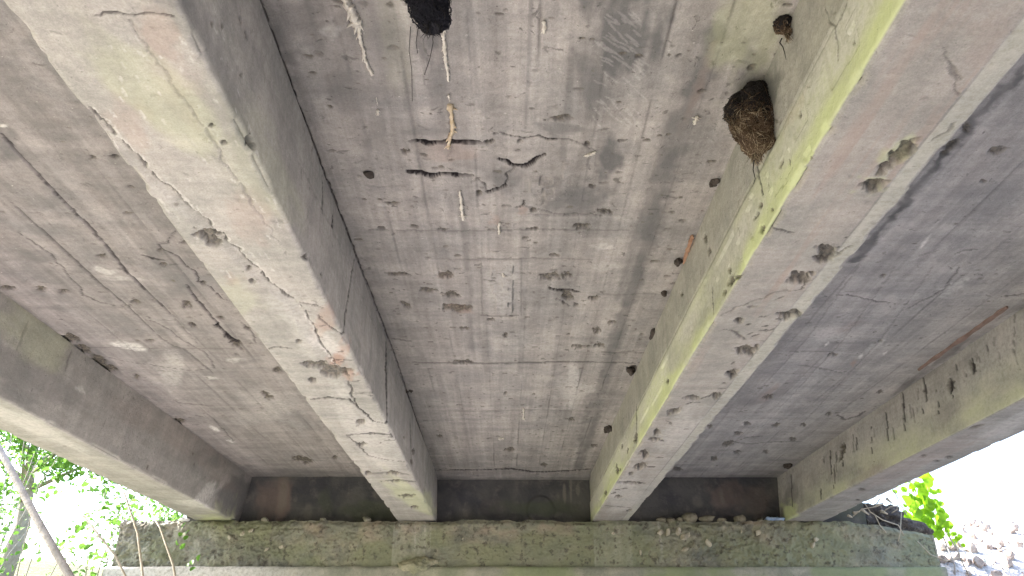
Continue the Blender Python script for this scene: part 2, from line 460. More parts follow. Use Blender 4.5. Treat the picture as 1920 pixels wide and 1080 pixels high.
def d_center(r):
    r.base_relief(0.005, [(-0.55, .003), (-0.36, .004), (-0.13, .005), (0.10, .006), (0.33, .004), (0.52, .005), (0.70, .004)])
    # open slots left by rusted bars
    r.crack([(766, 264), (785, 265), (810, 268), (840, 266), (870, 266), (900, 267)], 5.6, 0.022, 1.15, 0.008)
    r.crack([(770, 323), (790, 326), (812, 330), (835, 327), (860, 329), (884, 328)], 5.6, 0.022, 1.15, 0.012)
    r.crack([(905, 267), (925, 266)], 3, 0.02, 0.8)
    r.blot('rust', 830, 285, 70, 25, 0, 0.25); r.blot('stain_shade', 820, 246, 70, 14, 0, 0.35)
    # delaminated cover
    r.raise_poly([(948, 346), (955, 322), (972, 313), (990, 313), (1020, 292), (1060, 285), (1110, 300), (1140, 345), (1080, 362), (1040, 395), (960, 392), (925, 372), (918, 360)], 0.022, 0.006, True)
    r.crack([(935, 299), (952, 305), (962, 311), (985, 312), (998, 305), (1008, 296), (1021, 291)], 5.0, 0.018, 1.0, 0.014)
    r.crack([(914, 359), (928, 357), (946, 348)], 4.5, 0.03, 1.0, 0.012)
    r.crack([(946, 348), (952, 325), (968, 313)], 1.8, 0.01, 0.55)
    r.crack([(918, 252), (940, 249), (958, 254), (965, 256)], 1.8, 0.01, 0.7)
    r.crack([(966, 257), (985, 262), (1000, 259), (1013, 254)], 2.4, 0.012, 0.85)
    r.crack([(1013, 256), (1027, 261), (1040, 264)], 3, 0.014, 0.95)
    r.crack([(1040, 264), (1080, 262), (1120, 285)], 1.6, 0.006, 0.4)
    r.crack([(968, 390), (983, 386), (986, 375)], 2.5, 0.012, 0.9)
    r.crack([(985, 386), (1040, 401), (1130, 404)], 1.6, 0.006, 0.45)
    r.crack([(890, 335), (905, 345), (915, 358)], 1.8, 0.008, 0.6)
    r.crack([(838, 205), (850, 240), (840, 300)], 1.2, 0.003, 0.2)
    r.crack([(1030, 540), (1045, 545), (1075, 544), (1090, 548)], 3.0, 0.016, 0.95)
    r.crack([(1040, 560), (1060, 568), (1070, 575)], 2.0, 0.01, 0.6)
    # rectangular patch; dark grooves paint in the shade along its edges
    r.raise_poly([(903, 487), (978, 487), (975, 590), (905, 590)], 0.02, 0.004)
    r.crack([(897, 485), (940, 487), (980, 486)], 1.6, 0.005, 0.5, 0.004)
    r.crack([(903, 592), (940, 594), (972, 592)], 1.8, 0.006, 0.6, 0.004)
    r.crack([(903, 487), (904, 560), (905, 592)], 1.2, 0.003, 0.2, 0.004)
    r.crack([(979, 487), (977, 592)], 1.2, 0.003, 0.2, 0.004); r.blot('pale', 940, 540, 42, 56, 0, 0.32, 0.35)
    # joints across the span
    for y, a, x0, x1 in ((680, .55, 770, 1210), (552, .25, 1120, 1240), (432, .3, 690, 1180), (486, .3, 800, 1110), (661, .4, 1130, 1200), (403, .22, 1000, 1150), (770, .2, 800, 1100), (350, .2, 700, 760)):
        r.crack([(x0, y), ((x0 * 2 + x1) / 3, y + 2), ((x0 + 2 * x1) / 3, y - 1), (x1, y + 1)], 2.0, 0.006, a, 0.01)
    r.crack([(735, 636), (770, 640)], 2.0, 0.006, 0.6)
    # voids
    for p in ((835, 517, 13, 7, 0), (858, 578, 26, 9, 5), (843, 553, 16, 6, 0), (777, 425, 7, 4, 0), (692, 327, 0.1, 0.1, 0), (1033, 518, 20, 8, 0), (1062, 516, 10, 6, 0),
              (1140, 398, 12, 5, 10), (1090, 425, 16, 6, 0), (745, 515, 22, 4, 0), (1110, 350, 6, 3, 20), (1102, 270, 5, 5, 0), (1050, 222, 22, 6, 0), (868, 679, 20, 4, 0), (760, 572, 12, 5, 20),
              (1147, 605, 8, 4, 0), (1120, 620, 8, 6, 0), (1115, 560, 10, 5, 0), (1065, 555, 14, 7, 30), (1040, 480, 12, 4, 0), (830, 430, 10, 3, 0), (1000, 430, 12, 3, 0), (1132, 398, 10, 4, 10), (1080, 572, 5, 4, 0), (948, 629, 4, 5, 0),
              (1072, 787, 6, 4, 0), (1020, 872, 6, 4, 0), (824, 818, 6, 3, 0), (956, 843, 10, 4, 0), (1115, 836, 6, 3, 0), (948, 738, 3, 3, 0), (735, 382, 14, 4, 0), (1185, 690, 10, 4, -10), (1090, 650, 16, 4, 0), (1125, 648, 14, 4, 0), (800, 545, 16, 5, 0),
              (900, 362, 6, 5, 0), (915, 268, 7, 4, 0), (760, 285, 7, 6, 0), (975, 265, 5, 3, 0), (1000, 395, 6, 4, 0), (715, 428, 8, 3, 0), (922, 600, 7, 3, 0), (870, 616, 10, 3, 0)):
        r.pit(*p[:5], depth=0.016, dark=0.9, edge=0.5)
    r.blot('rust', 858, 578, 26, 9, 5, 0.6); r.blot('rust', 835, 517, 16, 8, 0, 0.4); r.blot('rust', 930, 410, 14, 14, 0, 0.3); r.blot('rust', 978, 395, 12, 10, 0, 0.4)
    # stains
    r.blot('stain_shade', 1165, 70, 75, 120, 8, 0.72, 1.0, 2.6); r.blot('stain_shade', 1110, 160, 45, 60, 0, 0.5); r.blot('stain_shade', 1140, 295, 32, 38, 0, 0.75); r.blot('stain_shade', 1085, 370, 60, 26, -14, 0.5)
    r.blot('stain_shade', 1055, 243, 45, 16, 5, 0.5); r.blot('stain_shade', 690, 60, 60, 120, 0, 0.34); r.blot('stain_shade', 665, 170, 70, 60, 0, 0.3); r.blot('stain_shade', 810, 70, 35, 45, 0, 0.55)
    r.blot('stain_shade', 700, 230, 26, 90, -4, 0.36); r.blot('stain_shade', 820, 160, 24, 100, 0, 0.3); r.blot('stain_shade', 950, 330, 40, 35, 0, 0.4); r.blot('stain_shade', 895, 300, 60, 20, 0, 0.25)
    r.blot('stain_shade', 900, 900, 210, 10, 0, 0.3); r.blot('stain_shade', 560, 40, 60, 60, 0, 0.4); r.blot('stain_shade', 540, 110, 30, 20, 0, 0.45)
    r.blot('moss', 740, 60, 50, 120, 0, 0.07); r.blot('moss', 1390, 90, 70, 110, 20, 0.25); r.blot('stain_shade', 1405, 130, 50, 60, 0, 0.6)
    r.band('stain_shade', [(1345, 60), (1290, 200), (1240, 360), (1180, 560), (1130, 720), (1100, 840)], 22, 0.52)
    r.band('rust', [(1340, 80), (1300, 190), (1275, 250)], 14, 0.15); r.band('stain_shade', [(1270, 210), (1210, 400), (1160, 560)], 14, 0.4)
    r.band('stain_shade', [(996, 0), (990, 150), (985, 240)], 6, 0.4, 0.2); r.band('stain_shade', [(1075, 100), (1055, 300)], 10, 0.3)
    r.band('stain_shade', [(880, 0), (895, 180)], 8, 0.25); r.band('stain_shade', [(870, 420), (885, 660)], 8, 0.3); r.band('stain_shade', [(985, 430), (975, 700)], 8, 0.3); r.band('stain_shade', [(1060, 500), (1040, 760)], 12, 0.28)
    r.band('stain_shade', [(1110, 740), (1085, 880)], 14, 0.5); r.band('stain_shade', [(560, 200), (640, 420), (730, 640)], 16, 0.22)
    r.blot('pale', 1075, 725, 14, 40, 8, 0.45); r.blot('pale', 1130, 460, 22, 8, 0, 0.35); r.blot('pale', 620, 60, 22, 22, 0, 0.28); r.blot('pale', 1080, 730, 40, 22, 0, 0.25)
    r.blot('pale', 940, 300, 16, 22, 0, 0.2); r.blot('pale', 1140, 500, 30, 9, 0, 0.2); r.blot('pale', 985, 640, 60, 30, 0, 0.14); r.blot('pale', 960, 540, 30, 40, 0, 0.12); r.blot('pale', 1010, 130, 60, 50, 0, 0.13)
    r.blot('pale', 720, 385, 14, 4, 0, 0.35)
    # fine scratches over the dark patch
    rnd = random.Random(3)
    for _ in range(60):
        x, y = rnd.uniform(1110, 1200), rnd.uniform(20, 230); L = rnd.uniform(12, 34); a = R(38 + rnd.uniform(-14, 14))
        r.crack([(x, y), (x + L * math.cos(a), y + L * math.sin(a))], 1.0, 0.001, 0.18, 0.004, 'pale')
    for y0 in range(3):
        pass
    r.crack([(795, 70), (800, 110), (795, 160)], 1.0, 0.001, 0.3)
    r.scatter_pits(900, 5)
    # dark lines along the web and end-wall junctions
    r.crack([(488, 0), (598, 300), (668, 480), (738, 660), (812, 880)], 2.0, 0.012, 0.8, 0.006)
    r.crack([(818, 882), (900, 881), (960, 879), (1000, 885), (1050, 884), (1105, 880)], 2.2, 0.014, 0.85, 0.02)
def d_left(r):
    r.base_relief(0.005, [(-2.45, .004), (-2.2, .004), (-1.95, .003), (-1.7, .004), (-1.45, .004)])
    r.crack([(0, 250), (60, 315), (120, 378), (190, 450), (240, 512), (290, 560), (322, 590)], 3.4, 0.012, 0.8, 0.006)
    r.crack([(322, 590), (370, 645)], 1.6, 0.005, 0.35)
    r.crack([(20, 380), (80, 432), (130, 478), (185, 530), (240, 575), (300, 632)], 2.4, 0.008, 0.62, 0.006)
    r.crack([(300, 632), (325, 650), (345, 655), (400, 700)], 1.6, 0.006, 0.4)
    r.crack([(30, 433), (55, 450), (75, 462), (95, 478), (115, 500), (130, 520), (150, 540), (152, 552), (190, 568), (225, 575), (245, 573), (250, 560)], 1.8, 0.007, 0.65)
    r.crack([(330, 432), (315, 455), (298, 460), (302, 468), (330, 478), (345, 494), (368, 512), (372, 528), (395, 538), (415, 560), (437, 568)], 2.0, 0.009, 0.8)
    r.crack([(268, 480), (290, 487), (310, 490)], 2.4, 0.009, 0.85)
    r.crack([(350, 535), (370, 565), (395, 590), (410, 612)], 2.8, 0.012, 0.8); r.crack([(405, 605), (425, 630), (448, 648)], 6.0, 0.022, 1.0, 0.03)
    r.crack([(448, 648), (480, 642), (470, 622), (450, 600)], 1.5, 0.006, 0.6)
    r.crack([(265, 598), (295, 605), (320, 620), (340, 638), (380, 658), (395, 675), (400, 690), (360, 695), (320, 690), (250, 680), (190, 668)], 1.7, 0.006, 0.5)
    r.crack([(150, 652), (440, 654)], 1.3, 0.004, 0.3, 0.006)
    r.crack([(330, 755), (400, 762)], 1.5, 0.005, 0.4); r.crack([(400, 785), (440, 830)], 1.8, 0.006, 0.5)
    for p in ((15, 540, 14, 5, 0), (77, 542, 10, 5, 0), (120, 547, 12, 4, 0), (130, 634, 24, 7, 8), (350, 572, 8, 7, 0), (160, 657, 20, 7, 25), (185, 676, 16, 9, 30), (208, 692, 18, 7, 5), (414, 597, 6, 4, 10), (465, 616, 6, 4, 10),
              (520, 694, 11, 6, 10), (565, 862, 20, 7, 5), (497, 738, 8, 4, 0), (280, 639, 9, 3, 0), (255, 566, 9, 4, 0), (505, 745, 10, 4, 0), (443, 646, 14, 7, 40), (305, 497, 6, 5, 0), (628, 858, 4, 4, 0), (335, 790, 10, 6, 0), (255, 707, 6, 5, 0),
              (175, 296, 7, 4, 0), (244, 350, 4, 3, 0), (213, 294, 7, 4, 0), (240, 400, 7, 3, 0), (380, 530, 6, 4, 0), (300, 470, 5, 3, 0), (361, 610, 8, 4, 20), (350, 455, 10, 3, 0), (190, 480, 8, 4, 0)):
        r.pit(*p[:5], depth=0.018, dark=1.0, edge=0.45)
    r.blot('stain_shade', 180, 670, 55, 18, 38, 0.7); r.blot('stain_shade', 70, 610, 60, 14, 38, 0.6); r.blot('stain_shade', 300, 470, 60, 25, 40, 0.3)
    r.blot('stain_shade', 70, 480, 40, 14, 0, 0.35); r.blot('stain_shade', 125, 560, 30, 10, 0, 0.3); r.blot('stain_shade', 340, 520, 60, 40, 30, 0.3)
    r.blot('stain_shade', 560, 895, 120, 14, 0, 0.4); r.blot('stain_shade', 545, 790, 40, 22, 0, 0.35); r.blot('stain_shade', 420, 700, 60, 20, 0, 0.25); r.blot('stain_shade', 10, 270, 30, 30, 45, 0.4)
    r.band('stain_shade', [(10, 560), (120, 640), (230, 720), (340, 800), (470, 890)], 14, 0.55)
    r.blot('pale', 243, 651, 36, 9, 8, 0.8); r.blot('pale', 198, 508, 26, 8, 8, 0.5); r.blot('pale', 400, 708, 16, 4, 5, 0.7); r.blot('pale', 320, 700, 30, 40, -35, 0.3); r.blot('pale', 402, 803, 12, 5, 30, 0.9); r.blot('pale', 432, 827, 8, 3, 20, 0.8)
    r.blot('pale', 225, 520, 40, 6, 5, 0.35); r.blot('pale', 520, 780, 90, 40, 20, 0.2); r.blot('pale', 440, 675, 30, 5, 0, 0.35); r.blot('pale', 6, 236, 8, 4, 0, 0.7)
    r.scatter_pits(260, 8)
def d_right(r):
    r.base_relief(0.005, [(1.5, .004), (1.8, .004), (2.1, .004), (2.4, .003), (2.7, .004)])
    r.crack([(1540, 556), (1590, 552), (1620, 562), (1650, 566), (1680, 570)], 1.7, 0.006, 0.6)
    r.crack([(1790, 476), (1830, 468)], 2, 0.006, 0.5); r.crack([(1800, 500), (1770, 545), (1735, 562), (1700, 580)], 1.8, 0.006, 0.45)
    r.crack([(1880, 556), (1919, 552)], 2, 0.006, 0.6); r.crack([(1480, 660), (1560, 660)], 1.5, 0.005, 0.35)
    r.crack([(1570, 778), (1585, 787), (1610, 780), (1622, 772)], 1.6, 0.006, 0.6); r.crack([(1395, 822), (1430, 818)], 1.5, 0.005, 0.5); r.crack([(1370, 828), (1400, 833), (1450, 829), (1500, 828)], 1.4, 0.005, 0.4)
    r.crack([(1500, 685), (1535, 690), (1580, 700)], 1.6, 0.005, 0.35); r.crack([(1720, 480), (1760, 470)], 1.5, 0.004, 0.3)
    for x in (1560, 1490, 1420):
        r.crack([(x + 190, 500), (x + 90, 640), (x - 60, 800)], 1.5, 0.004, 0.25, 0.006)
    for p in ((1650, 640, 4, 3, 0), (1655, 518, 6, 3, 0), (1560, 665, 12, 4, 0), (1440, 745, 10, 4, -20), (1330, 800, 6, 4, 0), (1382, 848, 8, 4, 0), (1339, 861, 7, 5, 0), (1455, 797, 7, 4, -20), (1365, 832, 10, 5, -20), (1487, 824, 7, 4, 0), (1436, 848, 5, 4, 0),
              (1385, 813, 8, 4, 0), (1270, 880, 12, 4, 0), (1555, 777, 7, 4, 0), (1650, 735, 5, 4, 0), (1870, 282, 16, 7, -20), (1845, 340, 6, 4, 0), (1400, 795, 7, 4, 0), (1810, 240, 10, 8, -50), (1780, 275, 20, 6, -45), (1320, 745, 6, 4, 0), (1508, 797, 5, 4, 0)):
        r.pit(*p[:5], depth=0.014, dark=0.8, edge=0.5)
    r.band('stain_shade', [(1915, 130), (1850, 200), (1790, 270), (1720, 350), (1660, 420), (1600, 490)], 16, 0.75, 1.0)
    r.blot('stain_shade', 1860, 330, 60, 120, 40, 0.18); r.blot('stain_shade', 1700, 470, 150, 30, -40, 0.1); r.blot('stain_shade', 1880, 440, 60, 60, 0, 0.12)
    r.blot('stain_shade', 1380, 895, 150, 12, 0, 0.5); r.blot('stain_shade', 1780, 660, 50, 12, -38, 0.55); r.blot('stain_shade', 1700, 720, 40, 9, -40, 0.5); r.blot('stain_shade', 1610, 650, 60, 12, 0, 0.35); r.blot('stain_shade', 1450, 740, 80, 14, -10, 0.25)
    r.blot('pale', 1733, 455, 22, 3.5, -52, 1.1, 0.4); r.blot('pale', 1660, 662, 6, 3, -20, 1.0); r.blot('pale', 1614, 668, 9, 3.5, -45, 1.1, 0.4); r.blot('pale', 1550, 630, 80, 14, 0, 0.38); r.blot('pale', 1790, 540, 46, 11, -20, 0.42); r.blot('pale', 1550, 646, 8, 3, -45, 0.9)
    r.blot('pale', 1640, 650, 30, 9, -20, 0.4); r.blot('pale', 1400, 790, 70, 12, 0, 0.25); r.blot('pale', 1395, 796, 4, 2.5, 0, 1.0); r.blot('pale', 1880, 600, 30, 8, -30, 0.3); r.blot('pale', 1660, 760, 60, 20, -20, 0.2); r.blot('pale', 1480, 590, 60, 10, 0, 0.2)
    r.blot('rust', 1600, 680, 10, 7, -45, 0.7); r.blot('rust', 1600, 610, 40, 8, -20, 0.15); r.blot('rust', 1430, 745, 40, 8, -40, 0.3)
    r.scatter_pits(240, 11)
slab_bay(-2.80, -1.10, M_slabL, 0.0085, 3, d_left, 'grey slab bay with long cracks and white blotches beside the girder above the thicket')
slab_bay(-0.80, 0.93, M_slab, 0.0050, 1, d_center, 'middle slab bay with open slots, a rectangular patch and two nests')
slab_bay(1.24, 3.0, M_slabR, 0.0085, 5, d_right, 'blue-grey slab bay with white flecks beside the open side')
# cantilevered edges and the carriageway on top
def box(x0, x1, y0, y1, z0, z1):
    v = [(x, y, z) for z in (z0, z1) for y in (y0, y1) for x in (x0, x1)]
    return v, [(0, 2, 3, 1), (4, 5, 7, 6), (0, 1, 5, 4), (2, 6, 7, 3), (0, 4, 6, 2), (1, 3, 7, 5)]
b = Bag(); b.add(*box(-3.95, 4.0, Y_NEAR - 0.5, 12.0, 0.07, 0.30)); b.add(*box(-3.95, -3.3, Y_NEAR - 0.5, 12.0, 0.0, 0.0695)); b.add(*box(3.36, 4.0, Y_NEAR - 0.5, 12.0, 0.0, 0.0695))
b.build('slab_body', M_slab, deck, smooth_=False)
# rounded fillet where the middle bay meets the end wall
n = 90; m = 9
U = np.linspace(-0.76, 0.905, n); Tt = np.linspace(0, math.pi / 2, m)
UU, TT = np.meshgrid(U, Tt, indexing='ij')
rad = 0.13 + 0.03 * (fbm(UU * 3, UU * 0, 77, 3) - 0.5)
P = np.stack([UU, Y_END - 0.002 - rad * (1 - np.sin(TT)), -0.0 - rad * (1 - np.cos(TT)) + 0.0 * UU + 0.004], -1)
P[..., 1] = Y_END - 0.034 - rad * np.cos(TT); P[..., 2] = 0.010 - rad * np.sin(TT) * 0.30
z = np.zeros(UU.shape); fa = {k: z for k in ('rust', 'moss', 'pale', 'pit')}; fa['stain_shade'] = 0.25 + 0.3 * fbm(UU * 5, TT, 9, 3); fa['crack'] = z
link_mesh('fillet', gridmesh('fillet', P, fa, flip=True), M_slab, deck)

# ------------------------------------------------------------------ girders
def girder(xlt, xl, xr, xrt, dsw, dss, seed, detail, label, fine='both', mat=M_gird):
    rc = 0.014
    pts = []; nr = []; ss = []
    s = 0.0; Lw1 = math.hypot(xl - xlt, HS - HG); W = xr - xl; Lw2 = math.hypot(xrt - xr, HS - HG)
    def lin(a, b_, step): 
        n_ = max(2, int(abs(b_ - a) / step)); return list(np.linspace(a, b_, n_, endpoint=False))
    sL = lin(0, Lw1 - rc, dsw if fine in ('both', 'L') else 0.03) + lin(Lw1 - rc, Lw1 + rc, 0.0045) + lin(Lw1 + rc, Lw1 + W - rc, dss) + lin(Lw1 + W - rc, Lw1 + W + rc, 0.0045) + lin(Lw1 + W + rc, Lw1 + W + Lw2, dsw if fine in ('both', 'R') else 0.03) + [Lw1 + W + Lw2]
    sL = np.array(sL)
    def prof(s_):
        if s_ <= Lw1: f = s_ / Lw1; return xlt + (xl - xlt) * f, HS - (HS - HG) * f
        if s_ <= Lw1 + W: return xl + (s_ - Lw1), HG
        f = (s_ - Lw1 - W) / Lw2; return xr + (xrt - xr) * f, HG + (HS - HG) * f
    # round the arrises by averaging the profile over a short window
    base = []
    for s_ in sL:
        a = [prof(min(max(s_ + q * rc, 0), Lw1 + W + Lw2)) for q in (-1, -0.5, 0, 0.5, 1)] if abs(s_ - Lw1) < rc * 1.5 or abs(s_ - Lw1 - W) < rc * 1.5 else [prof(s_)]
        base.append((sum(p[0] for p in a) / len(a), sum(p[1] for p in a) / len(a)))
    base = np.array(base); tg = np.gradient(base, axis=0); ln = np.hypot(tg[:, 0], tg[:, 1]) + 1e-9
    nx, nz = tg[:, 1] / ln, -tg[:, 0] / ln           # outward normal of the profile
    S, Y = np.meshgrid(sL, YR, indexing='ij')
    def proj_for(face):
        if face == 'S': return lambda px, py: ((lambda p: (p[0] - xl + Lw1, p[1]))(on_h(px, py, HG)))
        if face == 'L': return lambda px, py: ((lambda p: (HS - p[2], p[1]))(on_x(px, py, (xl + xlt) / 2)))
        return lambda px, py: ((lambda p: (Lw1 + W + (p[2] - HG), p[1]))(on_x(px, py, (xr + xrt) / 2)))
    rl = Relief(S, Y, None, seed)
    rl.d += (fbm(S * 5, Y * 2.2, seed + 90, 4) - 0.5) * 0.010 + (rl.n3 - 0.5) * 0.002
    # chipped arrises
    for e in (Lw1, Lw1 + W):
        de = np.abs(S - e); ch = fbm(Y * 9, S * 0 + e, seed + 91, 4)
        rl.d += (1 - smooth(de, 0.0, 0.028)) * smooth(ch, 0.52, 0.72) * 0.018
    def on(face): rl.proj = proj_for(face); return rl
    detail(on, rl, Lw1, W)
    for k in rl.a: rl.a[k] = np.clip(rl.a[k], 0, 1)
    X = base[:, 0][:, None] - nx[:, None] * rl.d; Z = base[:, 1][:, None] - nz[:, None] * rl.d
    loc = ((xl + xr) / 2, 0, HG)
    P = np.stack([X - loc[0], Y, Z - loc[2]], -1)
    o = link_mesh('concrete_girder', gridmesh('concrete_girder', P, rl.a, flip=True), mat, None, loc)
    tag(o, label, 'girder', 'concrete girders under the deck')
    return o

def d_gA(on, rl, Lw, W):
    S, Y = rl.S, rl.Y; u = S - Lw - W       # height above the soffit on the inner web
    r = on('R')
    r.blot('stain_shade', 60, 700, 120, 60, 30, 0.45); r.blot('stain_shade', 380, 870, 80, 50, 30, 0.45); r.blot('stain_shade', 440, 930, 40, 50, 0, 0.75); r.blot('stain_shade', 60, 740, 60, 20, 20, 0.5)
    r.blot('rust', 360, 840, 120, 50, 30, 0.16); r.blot('moss', 60, 620, 80, 50, 40, 0.2); r.blot('stain_shade', 250, 770, 70, 40, 30, 0.3)
    r.blot('pale', 150, 730, 12, 5, 40, 0.4); r.crack([(45, 600), (30, 660)], 3, 0.004, 0.3); r.crack([(127, 655), (118, 700)], 1.6, 0.004, 0.4); r.band('stain_shade', [(0, 690), (150, 760), (300, 850)], 16, 0.25)
    rl.a['stain_shade'] = np.maximum(rl.a['stain_shade'], np.where(u > 0, 0.14 + 0.2 * rl.n4, 0))  # whole inner web darkened, its shade put into the colour
    r = on('S'); r.blot('pale', 380, 945, 60, 7, 8, 0.6); r.blot('moss', 400, 970, 60, 9, 0, 0.6); r.blot('pale', 60, 800, 120, 20, 25, 0.4)
    r.scatter_pits(40, 21)
def d_gB(on, rl, Lw, W):
    S, Y = rl.S, rl.Y
    r = on('S')
    # cover spalled off along the outer arris
    r.crack([(160, 200), (200, 240), (235, 272), (262, 300), (290, 330), (335, 372), (380, 408), (425, 450), (470, 490), (510, 530), (540, 557), (575, 572), (603, 578)], 3.8, 0.009, 0.62, 0.02)
    r.crack([(164, 198), (204, 238), (239, 270), (266, 298), (294, 328), (339, 370), (384, 406), (429, 448), (474, 488), (514, 528), (545, 554)], 1.6, 0.0, 0.5, 0.03, 'pale')
    r.step([(150, 195), (200, 240), (262, 300), (290, 330), (335, 372), (380, 408), (425, 450), (470, 490), (510, 530), (550, 560)], 0.012, 40, 0.25)
    r.crack([(563, 572), (572, 592), (590, 615), (600, 640), (618, 668), (640, 694), (655, 705)], 3.0, 0.010, 0.7)
    r.crack([(560, 574), (569, 594), (587, 617), (597, 642), (615, 670), (637, 696)], 1.8, 0.0, 0.8, 0.02, 'pale')
    r.step([(563, 572), (590, 615), (618, 668), (640, 694), (668, 725)], 0.010, 30, 0.3)
    for y, x0, x1, a in ((749, 585, 655, .75), (654, 500, 545, .6), (816, 655, 735, .75), (740, 660, 725, .3), (889, 690, 765, .4), (903, 715, 778, .5)):
        r.crack([(x0, y), ((x0 + x1) / 2, y - 3), (x1, y + 1)], 2.2, 0.008, a, 0.014)
    r.crack([(655, 748), (668, 762), (685, 775), (700, 790), (722, 795)], 2.2, 0.010, 0.85)
    r.crack([(650, 815), (672, 835), (690, 855), (730, 863), (768, 868)], 1.8, 0.008, 0.7)
    r.crack([(668, 760), (660, 735), (650, 715)], 3, 0.012, 0.6)
    r.crack([(300, 0), (335, 20), (420, 30)], 0.1, 0, 0); r.crack([(175, 25), (260, 28), (325, 34)], 3.0, 0.010, 0.55)
    r.crack([(240, 40), (275, 85), (300, 125), (330, 165), (370, 220), (420, 300), (470, 380), (540, 480)], 2.2, 0.005, 0.25)
    for p in ((388, 440, 26, 10, 8), (400, 455, 18, 8, 0), (592, 683, 27, 7, 3), (629, 697, 26, 10, 5), (586, 714, 8, 5, 0), (738, 887, 12, 4, 0), (763, 931, 15, 4, 0), (776, 951, 8, 3, 0), (676, 792, 10, 5, -20), (678, 834, 9, 4, -10), (690, 887, 6, 4, 0),
              (472, 528, 6, 4, 0), (465, 505, 5, 4, 0), (420, 268, 6, 4, 0), (397, 236, 5, 4, 0), (742, 903, 9, 3, 0), (560, 640, 5, 4, 0)):
        r.pit(*p[:5], depth=0.022, dark=0.85, edge=0.3)
    r.blot('rust', 438, 525, 26, 12, 20, 0.3); r.blot('rust', 610, 605, 26, 34, 40, 0.5); r.blot('rust', 640, 665, 22, 30, 40, 0.95); r.blot('rust', 655, 700, 14, 16, 40, 0.7); r.blot('rust', 300, 70, 40, 70, -30, 0.32)
    r.blot('rust', 230, 230, 70, 40, 50, 0.25); r.blot('rust', 330, 180, 80, 60, 55, 0.15); r.blot('rust', 470, 420, 60, 40, 55, 0.22); r.blot('moss', 450, 560, 60, 40, 50, 0.14)
    r.blot('pale', 600, 640, 50, 26, 30, 0.5); r.blot('pale', 720, 840, 60, 40, 50, 0.35); r.blot('pale', 560, 600, 70, 40, 50, 0.2); r.blot('pale', 660, 790, 60, 30, 50, 0.25)
    r.band('stain_shade', [(370, 150), (470, 330), (560, 480)], 18, 0.16); r.blot('pale', 300, 480 - 90, 60, 30, 50, 0.12)
    rnd = random.Random(4)
    for _ in range(110):
        x, y = rnd.uniform(200, 520), rnd.uniform(60, 560); q_ = rnd.uniform(3, 13)
        r.crack([(x, y), (x + q_ * .65, y + q_ * rnd.uniform(.6, 1.3))], 1.0, 0.002, rnd.uniform(.15, .5), 0.012, 'pale')
    for _ in range(20):
        x = rnd.uniform(560, 740); y = 560 + (x - 560) * 1.6 + rnd.uniform(-30, 50)
        r.crack([(x, y), (x + rnd.uniform(5, 16), y + rnd.uniform(-4, 4))], 1.6, 0.004, 0.6, 0.012)
    r = on('R')
    r.pit(465, 266, 8, 14, -8, 0.03, 1.0, 0.25); r.crack([(465, 250), (463, 280)], 3, 0.02, 1.0)
    r.crack([(667, 488), (655, 545), (645, 600), (640, 630)], 2.2, 0.010, 0.8, 0.01); r.crack([(640, 630), (628, 628), (618, 620)], 2, 0.008, 0.7)
    r.crack([(727, 645), (724, 720), (724, 795)], 2.4, 0.010, 0.85, 0.006); r.crack([(770, 790), (770, 870)], 1.4, 0.005, 0.5, 0.006)
    r.crack([(609, 330), (606, 400)], 1.8, 0.006, 0.6); r.crack([(627, 405), (625, 430)], 2.6, 0.01, 0.9)
    for p in ((570, 483, 4, 9, 0), (775, 847, 3, 6, 0), (771, 866, 3, 6, 0), (725, 690, 3, 9, 0), (452, 38, 3, 6, -20), (463, 66, 3, 9, -10), (450, 140, 3, 4, 0), (757, 820, 2, 3, 0), (395, 45, 3, 4, 0), (415, 48, 3, 5, -10), (600, 515, 2, 4, 0)):
        r.pit(*p[:5], depth=0.014, dark=0.9, edge=0.4)
    r.band('stain_shade', [(340, 0), (390, 90), (430, 190), (450, 250)], 24, 0.42); r.band('stain_shade', [(430, 20), (520, 200), (600, 400)], 16, 0.14)
    r.blot('moss', 420, 300, 60, 120, -25, 0.22); r.blot('moss', 520, 330, 50, 150, -25, 0.14); r.blot('stain_shade', 330, 20, 26, 40, 0, 0.45); r.blot('moss', 800, 940, 20, 40, 0, 0.4)
    r.blot('stain_shade', 690, 700, 20, 60, -20, 0.12); r.crack([(560, 300), (640, 460), (700, 600), (760, 760)], 2.0, 0.004, 0.12)
    r.scatter_pits(110, 22, 0.003, 0.009)
